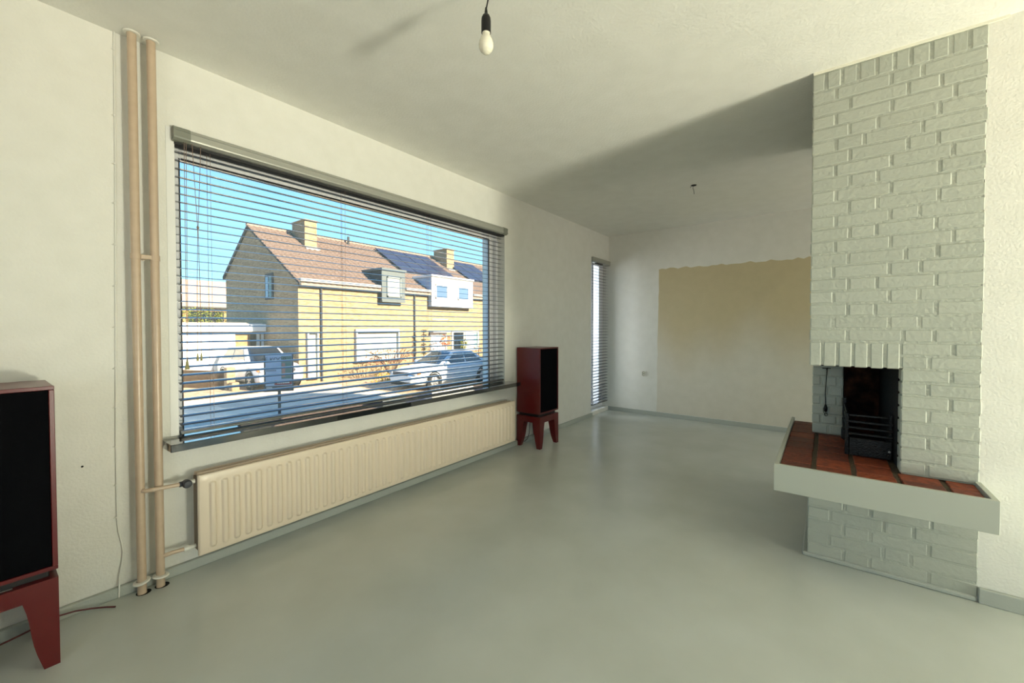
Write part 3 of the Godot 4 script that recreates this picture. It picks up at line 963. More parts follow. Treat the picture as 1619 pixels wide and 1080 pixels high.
func speakers():
	speaker_set(-2.300, -3.850, -3.486, "dark red loudspeaker with black front beyond the radiator, on its stand", "dark red four-legged stand under the loudspeaker beyond the radiator", false)
	speaker_set(-2.255, -0.182, 0.183, "large dark red loudspeaker with black front at the left edge of the room", "dark red curved-leg stand under the loudspeaker at the left edge", true)
	var t := thing("speaker_cable", V(-2.56, 0, -0.25), "dark red speaker cable lying along the baseboard by the left stand", "cable")
	var b := mb()
	b.tube([V(-2.50, 0.004, 0.25), V(-2.53, 0.005, 0.05), V(-2.545, 0.02, -0.10), V(-2.555, 0.035, -0.20), V(-2.553, 0.03, -0.25), V(-2.545, 0.018, -0.30), V(-2.525, 0.008, -0.345), V(-2.505, 0.004, -0.37)], 0.0035, 8)
	put(b, "cord", mat(Color(0.34, 0.10, 0.11), 0.5), t)
	t = thing("speaker_cable", V(-2.56, 0, -3.7), "thin black cable looping behind the stand legs past the radiator", "cable")
	b = mb()
	b.tube([V(-2.578, 0.30, -3.70), V(-2.576, 0.20, -3.705), V(-2.574, 0.09, -3.69), V(-2.57, 0.035, -3.65), V(-2.565, 0.02, -3.60), V(-2.57, 0.03, -3.54), V(-2.575, 0.055, -3.50), V(-2.578, 0.07, -3.44)], 0.003, 8)
	put(b, "cord", M.black, t)

# ---------------------------------------------------------------- small things
func small_things():
	# pendant bulb
	var lx := -1.062; var lz := -1.231
	var t := thing("pendant_bulb", V(lx, 2.30, lz), "bare white bulb in a black holder hanging on a short black cord", "lamp")
	var b := mb()
	b.tube([V(lx + 0.008, H, lz - 0.022), V(lx + 0.010, 2.56, lz - 0.018), V(lx + 0.003, 2.52, lz - 0.008), V(lx, 2.478, lz)], 0.0028, 8)
	put(b, "cord", M.black, t)
	b = mb()
	b.lathe([V2(0.0, 0.082), V2(0.0035, 0.082), V2(0.006, 0.066), V2(0.0065, 0.058), V2(0.013, 0.052), V2(0.0175, 0.042), V2(0.0185, 0.03), V2(0.0185, -0.015), V2(0.0175, -0.0155), V2(0.0, -0.012)], V(lx, 2.405, lz), Basis(), 24)
	put(b, "lamp_holder", M.black, t)
	b = mb()
	b.lathe([V2(0.0155, 0.012), V2(0.0155, -0.001), V2(0.0145, -0.006), V2(0.019, -0.016), V2(0.025, -0.028), V2(0.0285, -0.042), V2(0.028, -0.055), V2(0.0235, -0.067), V2(0.015, -0.076), V2(0.006, -0.080), V2(0, -0.0805)], V(lx, 2.39, lz), Basis(), 28)
	var bulb := mat(Color(0.93, 0.91, 0.83), 0.25)
	put(b, "bulb", bulb, t)

	# bare ceiling outlet
	t = thing("ceiling_outlet", V(-1.016, H, -4.20), "open ceiling box with loose wires in the shaded alcove", "ceiling outlet")
	b = mb()
	b.lathe([V2(0.0, -0.004), V2(0.022, -0.004), V2(0.026, -0.0005), V2(0.026, 0.0)], V(-1.016, H, -4.20), Basis(), 16)
	put(b, "box_rim", M.hole, t)
	b = mb()
	b.tube([V(-1.02, H, -4.20), V(-1.024, 2.57, -4.20), V(-1.018, 2.56, -4.205), V(-1.014, 2.53, -4.2), V(-1.012, 2.515, -4.2)], 0.0022, 6)
	b.tube([V(-1.035, H, -4.19), V(-1.040, 2.585, -4.19), V(-1.045, 2.578, -4.19)], 0.002, 6)
	put(b, "wire", M.sign_dark, t)

	# wall socket
	t = thing("wall_socket", V(-2.063, 0.58, FZ), "small white wall socket low on the far wall", "socket")
	bx(V(-2.10, 0.545, FZ), V(-2.03, 0.618, FZ + 0.009), "plate", M.ring, t, 0.003)
	b = mb()
	for dy in [-0.012, 0.016]:
		b.lathe([V2(0.0, -0.003), V2(0.014, 0.0), V2(0.018, 0.006), V2(0.020, 0.006), V2(0.020, 0)], V(-2.063, 0.58 + dy, FZ + 0.009), Basis(V(1, 0, 0), PI / 2), 16)
	put(b, "socket_well", mat(Color(0.70, 0.69, 0.62), 0.5), t)

	# cable clipped to the window wall
	t = thing("wall_cable", V(WX, 0, -0.41), "thin painted cable clipped to the wall left of the pipes", "cable")
	b = mb()
	var pts := [V(-2.6025, H, -0.418), V(-2.6025, 2.0, -0.414), V(-2.6025, 1.4, -0.406), V(-2.6025, 0.72, -0.397), V(-2.6025, 0.36, -0.396), V(-2.6025, 0.30, -0.400), V(-2.6015, 0.25, -0.408), V(-2.6010, 0.20, -0.414), V(-2.5990, 0.15, -0.408), V(-2.594, 0.10, -0.400), V(-2.585, 0.06, -0.396), V(-2.5795, 0.045, -0.395), V(-2.5795, 0.003, -0.393)]
	b.tube(pts, 0.0032, 8)
	put(b, "cord", M.wall, t)
	for y in [2.52, 2.22, 2.0, 1.82, 1.63, 1.44, 1.25, 1.06, 0.88, 0.70, 0.52, 0.37]:
		var zc: float = -0.418 + (H - y) * 0.0113
		b = mb()
		b.box(V(WX, y - 0.004, zc - 0.004), V(-2.5975, y + 0.004, zc + 0.0045), 0.0015)
		b.ball(V(-2.6025, y - 0.001, zc + 0.007), V(0.003, 0.003, 0.003), 6, 4)
		put(b, "clip", M.wall, t)
	# old screw hole
	t = thing("wall_plug", V(WX, 0.634, -0.288), "dark screw hole in the wall between left speaker and cable", "wall plug")
	b = mb()
	b.lathe([V2(0, 0.0014), V2(0.004, 0.0012), V2(0.0045, 0)], V(WX, 0.634, -0.288), Basis(V(0, 0, 1), -PI / 2), 10)
	put(b, "hole_rim", M.hole, t)

# ---------------------------------------------------------------- outdoors
const XF := -17.84
const ZG := -8.44
const RX := -22.87
const RY := 6.33
const EY := 3.31

func roof_y(x: float) -> float:
	return EY + (RY - EY) * (XF - x) / (XF - RX)

func win_front(parent: Node, x: float, z0: float, z1: float, y0: float, y1: float, fm: Material, pm: Material, fw := 0.07, proud := 0.05, bars := 0):
	var b := mb()
	b.box(V(x, y0, z0), V(x + proud, y0 + fw, z1)); b.box(V(x, y1 - fw, z0), V(x + proud, y1, z1))
	b.box(V(x, y0 + fw, z0), V(x + proud, y1 - fw, z0 + fw)); b.box(V(x, y0 + fw, z1 - fw), V(x + proud, y1 - fw, z1))
	for i in bars:
		var zc := lerpf(z0, z1, (i + 1.0) / (bars + 1))
		b.box(V(x, y0 + fw, zc - fw * 0.4), V(x + proud, y1 - fw, zc + fw * 0.4))
	var f := put(b, "window", fm, parent)
	bx(V(x - 0.0, y0 + fw, z0 + fw), V(x + 0.015, y1 - fw, z1 - fw), "pane", pm, f)
	return f

func outside():
	org = Vector3.ZERO
	var b := mb()
	b.box(V(-90, G - 0.3, -120), V(-2.9, G, 30))
	b.box(V(7.6, -0.5, -60), V(60, -0.3, 40))
	b.box(V(3.55, -0.5, -6.0), V(7.6, -0.05, 10))
	b.box(V(-2.9, G - 0.3, 2.65), V(7.6, -0.3, 30))
	struct(b, "ground", M.paving)
	house()
	garage()
	neighbours()
	vegetation()
	cars()
	sign_board()
	# pavement slabs in front of this house
	var t := thing("pavement", V(-12.5, G, -4.5), "grey concrete slab pavement in the shade along the near side of the street", "pavement")
	var cache := []
	for k in 3:
		b = MB.new()
		b.box(V(-0.294, 0, -0.294), V(0.294, 0.03, 0.294), 0.008)
		cache.append(b.mesh())
	for i in 9:
		for k in 14:
			inst(cache[(i + k) % 3], "paving_slab", M.slab[rng.randi_range(0, 2)], t, V(-16.2 + 0.6 * i, G - 0.027 + rng.randf_range(0.0, 0.005), -1.2 - 0.6 * k) - org)

func house():
	var t := thing("brick_house", V(-21.5, G, -20), "yellow brick house with tiled roof, dormers and shaded gable across the street", "house")
	var zend := -36.0
	var b := mb()
	# gable end, as one pentagon wall with thickness
	var gp := PackedVector2Array([V2(-25.97, G), V2(XF, G), V2(XF, EY), V2(RX, RY - 0.05), V2(-25.97, 4.12)])
	b.prism(gp, V(0, 0, ZG - 0.3), V(1, 0, 0), V(0, 1, 0), V(0, 0, 0.3))
	put(b, "gable_wall", M.brick_out, t)
	bx(V(XF - 0.3, G, zend), V(XF, EY, ZG - 0.3), "facade_wall", M.brick_out, t)
	bx(V(-25.97, G, zend), V(-25.7, 4.1, ZG - 0.3), "rear_wall", M.brick_out, t)
	b = mb()
	b.prism(gp, V(0, 0, zend - 0.3), V(1, 0, 0), V(0, 1, 0), V(0, 0, 0.3))
	put(b, "end_wall", M.brick_out, t)
	# tiled roof, real courses
	b = mb()
	var rows := 24
	var sl := V(RX - (XF + 0.28), RY - roof_y(XF + 0.28), 0)
	var up := V(-sl.y, sl.x, 0).normalized()
	if up.y < 0: up = -up
	var zs := []
	var z := ZG + 0.12
	while z > zend - 0.1:
		zs.append(z); z -= 0.0667
	for i in rows:
		var p0 := V(XF + 0.28, roof_y(XF + 0.28), 0) + sl * (float(i) / rows)
		var p1 := V(XF + 0.28, roof_y(XF + 0.28), 0) + sl * (float(i + 1) / rows)
		for k in zs.size() - 1:
			var h0: float = [0.0, 0.035, 0.0, -0.012][k % 4]; var h1: float = [0.0, 0.035, 0.0, -0.012][(k + 1) % 4]
			var a := p0 + up * (0.06 + h0) + V(0, 0, zs[k]); var c := p0 + up * (0.06 + h1) + V(0, 0, zs[k + 1])
			var d := p1 + up * (0.02 + h1) + V(0, 0, zs[k + 1]); var e := p1 + up * (0.02 + h0) + V(0, 0, zs[k])
			b.quad(a, c, d, e, up)
			b.quad(a, c, c - up * 0.05, a - up * 0.05, V(1, 0, 0))
	var rt := put(b, "roof_tiles", M.roof, t)
	rt.set_meta("kind", "stuff")
	b = mb()
	b.prism(PackedVector2Array([V2(XF + 0.25, roof_y(XF + 0.25) - 0.12), V2(XF + 0.25, roof_y(XF + 0.25)), V2(RX, RY), V2(-26.2, 4.0), V2(-26.2, 3.88), V2(RX, RY - 0.12)]), V(0, 0, zend - 0.35), V(1, 0, 0), V(0, 1, 0), V(0, 0, ZG + 0.05 - zend + 0.35))
	put(b, "roof_deck", M.roof_ridge, t)
	b = mb()
	z = ZG + 0.1
	while z > zend:
		b.tube([V(RX, RY + 0.03, z), V(RX, RY + 0.045, z - 0.36)], 0.11, 8)
		z -= 0.36
	var rg := put(b, "ridge_tiles", M.roof_ridge, t)
	rg.set_meta("kind", "stuff")
	b = mb()
	for q in [[-12.32, ZG + 0.06], [-15.56, -13.86], [zend, -19.06]]:
		b.box(V(XF + 0.16, EY - 0.12, q[0]), V(XF + 0.36, EY + 0.02, q[1]), 0.02)
		b.box(V(XF, EY - 0.18, q[0]), V(XF + 0.18, EY - 0.10, q[1]))
	put(b, "gutter", M.zinc, t)
	for zz in [-9.42, -14.63]:
		b = mb()
		b.tube([V(XF + 0.1, EY - 0.12, zz), V(XF + 0.06, EY - 0.3, zz), V(XF + 0.06, G, zz)], 0.045, 8)
		put(b, "downpipe", M.dormer_dark, t)
	# verge boards on the gable
	b = mb()
	b.prism(PackedVector2Array([V2(XF + 0.3, roof_y(XF + 0.3) - 0.1), V2(XF + 0.3, roof_y(XF + 0.3) + 0.04), V2(RX, RY + 0.04), V2(RX, RY - 0.12)]), V(0, 0, ZG), V(1, 0, 0), V(0, 1, 0), V(0, 0, 0.08))
	b.prism(PackedVector2Array([V2(-26.2, 3.86), V2(-26.2, 4.02), V2(RX, RY + 0.04), V2(RX, RY - 0.12)]), V(0, 0, ZG), V(1, 0, 0), V(0, 1, 0), V(0, 0, 0.08))
	put(b, "verge", M.dormer_dark, t)
	# chimneys
	for c in [[-10.42, -11.05], [-20.35, -21.05]]:
		var z0: float = c[1]; var z1: float = c[0]
		b = mb()
		b.box(V(-22.6, 5.0, z0), V(-21.25, 6.72, z1))
		var ch := put(b, "chimney_stack", M.brick_out, t)
		b = mb()
		b.box(V(-22.66, 6.72, z0 - 0.06), V(-21.19, 6.80, z1 + 0.06), 0.02)
		put(b, "chimney_cap", M.brick_out, ch)
		b = mb()
		b.prism(PackedVector2Array([V2(0, 0.02), V2(0.28, 0.02 - 0.28 * 0.6), V2(0.28, -0.3), V2(0, -0.3)]), V(-21.25, 5.42, z0 - 0.05), V(1, 0, 0), V(0, 1, 0), V(0, 0, z1 - z0 + 0.1))
		put(b, "flashing", M.zinc, ch)
	b = mb()
	b.tube([V(-22.5, 6.1, -13.6), V(-22.5, 6.6, -13.6)], 0.07, 8)
	put(b, "vent_pipe", M.dormer_dark, t)
	# solar panels, two rows
	var u := sl.normalized()
	for set in [[-15.25, 4, 1.0], [-20.95, 3, 1.0], [-26.3, 4, 1.0]]:
		for r in 2:
			for k in set[1]:
				var base := V(XF + 0.28, roof_y(XF + 0.28), 0) + u * (2.42 + 1.62 * r) + up * 0.16 + V(0, 0, set[0] - 1.06 * k)
				b = mb()
				b.box(V(0, -0.02, -1.0), V(1.55, 0.02, 0.0), 0.004, Basis(u, up, u.cross(up)) if u.cross(up).z > 0 else Basis(u, up, -u.cross(up)), base)
				put(b, "solar_panel", M.solar, t)
	# windows on the gable
	b = mb()
	b.box(V(-20.98, 2.55, ZG), V(-20.15, 3.75, ZG + 0.05))
	var f := put(b, "window", M.dormer_dark, t)
	bx(V(-20.88, 2.65, ZG + 0.04), V(-20.60, 3.60, ZG + 0.06), "pane", M.pane_blue, f)
	bx(V(-20.52, 2.65, ZG + 0.04), V(-20.26, 3.60, ZG + 0.06), "pane", M.pane_dark, f)
	# street front
	win_front(t, XF, -13.55, -11.06, -0.36, 1.07, M.grey_frame, M.pane_pale, 0.07, 0.16, 0)
	win_front(t, XF, -9.25, -8.76, -1.0, 1.05, M.grey_frame, M.pane_pale, 0.06, 0.14)
	bx(V(XF, -0.44, -13.62), V(XF + 0.14, -0.36, -11.0), "window_ledge", M.zinc, t)
	bx(V(XF, 1.07, -13.55), V(XF + 0.12, 1.17, -11.06), "lintel_board", M.grey_frame, t)
	# front door of the far half, canopy and big window
	b = mb()
	b.box(V(XF, G, -17.0), V(XF + 0.05, 1.0, -15.77))
	var dr := put(b, "door", M.white_out, t)
	bx(V(XF + 0.05, -0.9, -16.85), V(XF + 0.06, 0.85, -16.6), "pane", M.pane_pale, dr)
	bx(V(XF + 0.05, -0.9, -16.5), V(XF + 0.06, 0.88, -16.42), "door_post", M.grey_frame, dr)
	bx(V(XF, 0.95, -17.05), V(XF + 0.35, 1.06, -15.70), "canopy", M.grey_frame, t)
	var w: Node = win_front(t, XF, -19.8, -17.42, -0.20, 1.05, M.white_out, M.pane_pale, 0.1, 0.08, 1)
	bx(V(XF + 0.016, -0.1, -18.45), V(XF + 0.022, 0.92, -17.6), "curtain", M.pane_dark, w)
	bx(V(XF + 0.016, -0.1, -19.7), V(XF + 0.022, 0.92, -19.4), "curtain", mat(Color(0.45, 0.58, 0.56), 0.5), w)
	win_front(t, XF, -24.0, -21.8, -0.3, 1.05, M.white_out, M.pane_dark, 0.1, 0.08, 1)
	bx(V(XF, 1.68, -17.15), V(XF + 0.02, 1.74, -15.9), "wall_vent", M.zinc, t)
	# dormers
	dormer(t, -13.80, -12.38, 2.55, 4.22, M.dormer_grey, [[-13.52, -12.66, 2.78, 3.80]], mat(Color(0.56, 0.58, 0.58), 0.15), M.dormer_dark)
	dormer(t, -19.0, -15.62, 2.44, 4.20, M.white_out, [[-16.82, -15.88, 2.88, 3.68], [-18.6, -17.66, 2.88, 3.68]], M.pane_blue, mat(Color(0.62, 0.70, 0.80), 0.6))

func dormer(t: Node, z0: float, z1: float, y0: float, y1: float, m: Material, wins: Array, pm: Material, cheek: Material):
	var xf := XF + 0.26
	var b := mb()
	# body from the facade back to where it meets the roof
	var xb := XF - (y1 - EY) * (XF - RX) / (RY - EY) - 0.1
	b.prism(PackedVector2Array([V2(xf, y0), V2(xf, y1 - 0.1), V2(xb, y1 - 0.1), V2(XF - 0.4, EY - 0.1), V2(XF - 0.1, y0)]), V(0, 0, z0 + 0.03), V(1, 0, 0), V(0, 1, 0), V(0, 0, z1 - z0 - 0.06))
	var d := put(b, "dormer", cheek, t)  # cheek colour carries the shade on the dormer sides
	b = mb()
	b.box(V(xf, y0, z0), V(xf + 0.05, y1 - 0.1, z1))
	b.box(V(xb, y1 - 0.12, z0 - 0.05), V(xf + 0.12, y1, z1 + 0.05), 0.01)
	b.box(V(xf - 0.1, y0 - 0.03, z0), V(xf + 0.07, y0 + 0.05, z1))
	put(b, "dormer_front", m, d)
	for w in wins:
		b = mb()
		var fw := 0.06
		b.box(V(xf + 0.05, w[2], w[0]), V(xf + 0.10, w[2] + fw, w[1])); b.box(V(xf + 0.05, w[3] - fw, w[0]), V(xf + 0.10, w[3], w[1]))
		b.box(V(xf + 0.05, w[2], w[0]), V(xf + 0.10, w[3], w[0] + fw)); b.box(V(xf + 0.05, w[2], w[1] - fw), V(xf + 0.10, w[3], w[1]))
		put(b, "window", M.white_out if m == M.white_out else mat(Color(0.43, 0.47, 0.48), 0.5), d)
		bx(V(xf + 0.05, w[2] + fw, w[0] + fw), V(xf + 0.065, w[3] - fw, w[1] - fw), "pane", pm, d)

func garage():
	var t := thing("garage", V(-23, G, -5.5), "flat-roofed white garage left of the shaded gable", "garage")
	var xg := -21.05
	bx(V(-26, G, -8.42), V(xg - 0.25, 1.06, -1.0), "garage_body", M.brick_red, t)
	bx(V(-26.2, 1.06, -8.42), V(xg + 0.12, 1.42, -0.9), "roof_fascia", M.white_out, t, 0.02)
	bx(V(-25.9, 1.42, -8.3), V(xg, 1.47, -1.1), "roof_gravel", M.slab[2], t)
	for zz in [[-7.22, -5.0], [-4.9, -2.6]]:
		var b := mb()
		b.box(V(xg - 0.25, G, zz[0]), V(xg - 0.15, 0.98, zz[1]))
		for i in 5: b.box(V(xg - 0.15, G + 0.1 + 0.42 * i, zz[0] + 0.05), V(xg - 0.14, G + 0.46 + 0.42 * i, zz[1] - 0.05), 0.004)
		put(b, "garage_door", M.white_out, t)
	bx(V(xg - 0.25, G, -8.1), V(xg - 0.2, 0.95, -7.86), "door", M.pane_dark, t)
	bx(V(xg - 0.25, G, -8.24), V(xg - 0.18, 0.98, -8.12), "door_post", M.white_out, t)
	bx(V(xg - 0.25, G, -8.42), V(xg - 0.18, 0.98, -8.32), "door_post", M.white_out, t)
	# low wall between the drives
	t = thing("drive_wall", V(-19.6, G, -6.0), "low brick wall with a pale end pillar beside the white parked car", "wall")
	var lw := mb()
	var d := V(-20.7, 0, -5.05) - V(-18.3, 0, -6.02)
	var wb := Basis(d.normalized(), V(0, 1, 0), d.normalized().cross(V(0, 1, 0)))
	lw.box(V(0, 0, -0.07), V(d.length(), 0.70, 0.07), 0.01, wb, V(-18.3, G, -6.02))
	put(lw, "wall_run", M.low_wall, t)
	bx(V(-18.45, G, -6.17), V(-18.15, G + 0.86, -5.88), "pillar", M.brick_out, t, 0.02)
	bx(V(-18.05, G, -6.15), V(-17.7, G + 0.32, -5.9), "end_block", M.brick_out, t, 0.02)

func neighbours():
	var t := thing("far_house", V(-52, G, -15), "distant house with a long pale tiled roof behind the hedge and garage", "house")
	bx(V(-58, G, -40), V(-50, 3.3, -2), "house_wall", M.brick_red, t)
	var b := mb()
	for i in 16:
		var a := V(-49.6 - 0.28 * i, 3.3 + 0.19 * i, 0)
		b.box(V(a.x - 0.34, a.y, -40), V(a.x, a.y + 0.2, -2), 0.03)
	var rt := put(b, "roof_tiles", M.roof_far, t)
	rt.set_meta("kind", "stuff")
	bx(V(-58, 3.2, -40), V(-49.5, 3.34, -2), "eaves", M.dormer_dark, t)
	bx(V(-50, 1.6, -16), V(-49.95, 2.9, -13), "window", M.pane_dark, t)

func leaves(b: MB, c: Vector3, r: Vector3, n: int, size: float, rg: RandomNumberGenerator, shell := 0.55):
	for i in n:
		var d := V(rg.randfn(), rg.randfn(), rg.randfn()).normalized() * lerpf(shell, 1.0, rg.randf())
		var p := c + d * r
		var u := V(rg.randfn(), rg.randfn(), rg.randfn()).normalized()
		var w := u.cross(V(rg.randfn(), rg.randfn(), rg.randfn())).normalized()
		var s := size * rg.randf_range(0.7, 1.3)
		var nn := u.cross(w)
		if nn.dot(d) < 0: nn = -nn
		b.quad(p - u * s, p + w * s * 0.45, p + u * s, p - w * s * 0.45, nn)

func plant(called: String, at: Vector3, label: String, cat: String, m: Material, blobs: Array, size: float, stems: Array, group := ""):
	var t := thing(called, at, label, cat, group)
	var rg := RandomNumberGenerator.new()
	rg.seed = hash(label)
	var b := mb()
	for s in stems: b.tube(s[0], s[1], 6)
	if stems.size(): put(b, "branches", M.bark, t)
	b = mb()
	for k in blobs: leaves(b, k[0], k[1], k[2], size, rg)
	var f := put(b, "foliage", m, t)
	f.set_meta("kind", "stuff")
	return t

func vegetation():
	# hedge behind the garage
	var bl := []
	for i in 16: bl.append([V(-33, 1.9, -4.0 - 0.5 * i), V(0.5, 0.75, 0.45), 120])
	plant("hedge", V(-33, G, -8), "yellow-green hedge above the garage roof", "hedge", M.leaf_green, bl, 0.09, [[[V(-33, G, -5), V(-33, 1.8, -5)], 0.05], [[V(-33, G, -9), V(-33, 1.8, -9)], 0.05]])
	# maple with bare brown twigs in the front garden
	var st := []
	var rg := RandomNumberGenerator.new()
	rg.seed = 5
	for i in 26:
		var a := TAU * i / 26.0
		var q := V(-16.2 + 0.25 * cos(a), -0.55, -11.9 + 0.35 * sin(a))
		var e := V(-16.2 + rg.randf_range(0.4, 0.9) * cos(a), rg.randf_range(-0.35, 0.25), -11.9 + rg.randf_range(0.7, 1.5) * sin(a))
		st.append([[V(-16.2, G, -11.9), q, (q + e) * 0.5 + V(0, 0.15, 0), e], 0.012])
	plant("shrub", V(-16.2, G, -11.9), "wide reddish-brown shrub with bare twigs under the pale house window", "shrub", M.leaf_brown, [[V(-16.2, -0.1, -11.9), V(0.8, 0.42, 1.5), 480], [V(-16.2, -0.4, -11.9), V(0.9, 0.35, 1.6), 260]], 0.045, st)
	bl = []
	for i in 8: bl.append([V(-15.2, -1.0, -10.6 - 0.4 * i), V(0.45, 0.28, 0.35), 130])
	plant("ground_cover", V(-15.2, G, -12), "low yellow-green planting along the garden edge behind the parked sedan", "plants", M.leaf_yellow, bl, 0.05, [])
	# clipped spiral
	bl = []
	for i in 6: bl.append([V(-17.2, -0.15 + 0.24 * i, -14.75), V(0.17, 0.08, 0.17), 70])
	plant("topiary", V(-17.2, G, -14.75), "dark clipped topiary in tiers beside the downpipe", "topiary", M.leaf_dark, bl, 0.04, [[[V(-17.2, G, -14.75), V(-17.2, 1.1, -14.75)], 0.02]])
	plant("ball_tree", V(-17.0, G, -16.15), "small standard tree with a round orange head by the white door", "tree", M.leaf_orange, [[V(-17.0, 0.5, -16.15), V(0.34, 0.36, 0.34), 220]], 0.06, [[[V(-17.0, G, -16.15), V(-17.0, 0.4, -16.15)], 0.025]])
	plant("shrub", V(-17.1, G, -15.8), "low bright yellow shrub left of the white door", "shrub", M.leaf_yellow, [[V(-17.1, -0.35, -15.8), V(0.34, 0.22, 0.4), 160]], 0.05, [[[V(-17.1, G, -15.8), V(-17.1, -0.4, -15.8)], 0.02]])
	plant("shrub", V(-17.0, G, -18.9), "thin brown leafless shrub near the far end of the house", "shrub", M.leaf_brown, [[V(-17.0, -0.4, -18.9), V(0.4, 0.7, 0.4), 160]], 0.045, [[[V(-17.0, G, -18.9), V(-16.9, 0.1, -18.8)], 0.015], [[V(-17.0, G, -18.9), V(-17.1, 0.2, -19.1)], 0.015]])
	plant("window_plant", V(-17.6, -0.2, -18.3), "green leafy plant in front of the dark window of the far house half", "plant", M.leaf_green, [[V(-17.6, 0.2, -18.3), V(0.2, 0.42, 0.3), 120]], 0.06, [[[V(-17.6, G, -18.3), V(-17.6, 0.1, -18.3)], 0.015]])

# a car along local +x (front), built from stations; y from the ground
func car(called: String, at: Vector3, turn: float, label: String, paint: Material, prof: Dictionary):
	var t := thing(called, at, label, "car", "parked cars across the street")
	org = Vector3.ZERO
	t.rotation.y = turn
	var rings := []
	for s in prof.body:      # x, y0, ybelt, half width
		var w: float = s[3]; var y0: float = s[1]; var y1: float = s[2]
		var ym := lerpf(y0, y1, 0.55)
		var h := []
		for p in [[-0.86, y0], [-0.97, y0 + 0.1], [-1.0, ym], [-0.97, lerpf(ym, y1, 0.7)], [-0.90, y1 - 0.02], [-0.55, y1 + 0.02], [0.0, y1 + 0.035]]:
			h.append(V(s[0], p[1], p[0] * w))
		for i in range(5, -1, -1): h.append(V(s[0], h[i].y, -h[i].z))
		rings.append(h)
	var b := mb()
	b.loft(rings)
	put(b, "body", paint, t)
	# cabin: x_base, x_roof pairs
	rings = []
	var wb: float = prof.wb; var wr: float = prof.wr; var yb: float = prof.yb; var yr: float = prof.yr
	var cb: Array = prof.cab      # [x rear base, x rear roof, x front roof, x front base]
	var q := func(x: float, y: float, z: float) -> Vector3: return V(x, y, z)
	var base := [q.call(cb[0], yb, -wb), q.call(cb[3], yb, -wb), q.call(cb[3], yb, wb), q.call(cb[0], yb, wb)]
	var mid := lerpf(cb[1], cb[2], 0.5)
	var roof := [q.call(cb[1], yr - 0.04, -wr), q.call(cb[2], yr - 0.03, -wr), q.call(cb[2], yr - 0.03, wr), q.call(cb[1], yr - 0.04, wr)]
	b = mb()
	b.quad(base[0], base[1], roof[1], roof[0], V(0, 0.3, -1)); b.quad(base[3], base[2], roof[2], roof[3], V(0, 0.3, 1))
	b.quad(base[0], base[3], roof[3], roof[0], V(-1, 0.5, 0)); b.quad(base[1], base[2], roof[2], roof[1], V(1, 0.5, 0))
	for s in [-1, 1]:
		b.quad(V(cb[1], yr - 0.04, s * wr), V(mid, yr - 0.005, s * wr), V(mid, yr, 0), V(cb[1], yr - 0.02, 0), V(0, 1, 0))
		b.quad(V(mid, yr - 0.005, s * wr), V(cb[2], yr - 0.03, s * wr), V(cb[2], yr - 0.01, 0), V(mid, yr, 0), V(0, 1, 0))
		b.ftri(V(cb[1], yr - 0.04, s * wr), V(mid, yr - 0.005, s * wr), V(cb[2], yr - 0.03, s * wr), V(0, 0, s))
	put(b, "cabin", paint, t)
	# glass a little proud of the cabin
	var face := func(A: Vector3, B: Vector3, C: Vector3, D: Vector3, u0: float, u1: float, v0: float, v1: float, out: Vector3, called2: String):
		var bl := func(u: float, w: float) -> Vector3: return A.lerp(B, u).lerp(D.lerp(C, u), w)
		var g := mb()
		var P := [bl.call(u0, v0), bl.call(u1, v0), bl.call(u1, v1), bl.call(u0, v1)]
		var n := out.normalized() * 0.012
		g.quad(P[0] + n, P[1] + n, P[2] + n, P[3] + n, out)
		for i in 4: g.quad(P[i], P[(i + 1) % 4], P[(i + 1) % 4] + n, P[i] + n, (P[i] + P[(i + 1) % 4] - P[(i + 2) % 4] - P[(i + 3) % 4]))
		put(g, called2, M.car_glass, t)
	face.call(base[1], base[2], roof[2], roof[1], 0.06, 0.94, 0.06, 0.93, V(1, 0.8, 0), "windscreen")
	face.call(base[0], base[3], roof[3], roof[0], 0.08, 0.92, 0.15, 0.9, V(-1, 0.8, 0), "rear_window")
	for s in [0, 1]:
		var A: Vector3 = base[3 if s else 0]; var B: Vector3 = base[2 if s else 1]; var C: Vector3 = roof[2 if s else 1]; var D: Vector3 = roof[3 if s else 0]
		for uv in [[0.10, 0.47], [0.50, 0.90]]:
			face.call(A, B, C, D, uv[0], uv[1], 0.10, 0.88, V(0, 0.25, 1 if s else -1), "side_window")
	# wheels
	for x in prof.wheels:
		for s in [-1, 1]:
			var zc: float = s * (prof.hw - 0.10)
			b = mb()
			var r: float = prof.r
			b.lathe([V2(r * 0.62, -0.10), V2(r * 0.95, -0.10), V2(r, -0.07), V2(r, 0.07), V2(r * 0.95, 0.10), V2(r * 0.62, 0.105)], V(x, r, zc), Basis(V(1, 0, 0), s * PI / 2), 24)
			var tyre := put(b, "wheel", M.tyre, t)
			b = mb()
			b.lathe([V2(r * 0.63, 0.085), V2(r * 0.58, 0.09), V2(r * 0.56, 0.06), V2(0, 0.06)], V(x, r, zc), Basis(V(1, 0, 0), s * PI / 2), 24)
			for k in 6:
				var bs := Basis(V(0, 0, 1), TAU * k / 6.0)
				b.box(V(-0.025, 0.02, 0), V(0.025, r * 0.58, 0.03), 0.004, bs, V(x, r, zc + (0.075 if s > 0 else -0.105)))
			put(b, "rim", M.rim, tyre)
			# dark wheel arch
			b = mb()
			b.lathe([V2(r * 1.02, 0.0), V2(r * 1.14, 0.0), V2(r * 1.14, 0.014), V2(r * 1.02, 0.014)], V(x, r + 0.02, s * (prof.hw - 0.012)), Basis(V(1, 0, 0), s * PI / 2), 24)
			put(b, "wheel_arch", M.tyre, t)
	var xe: float = prof.front
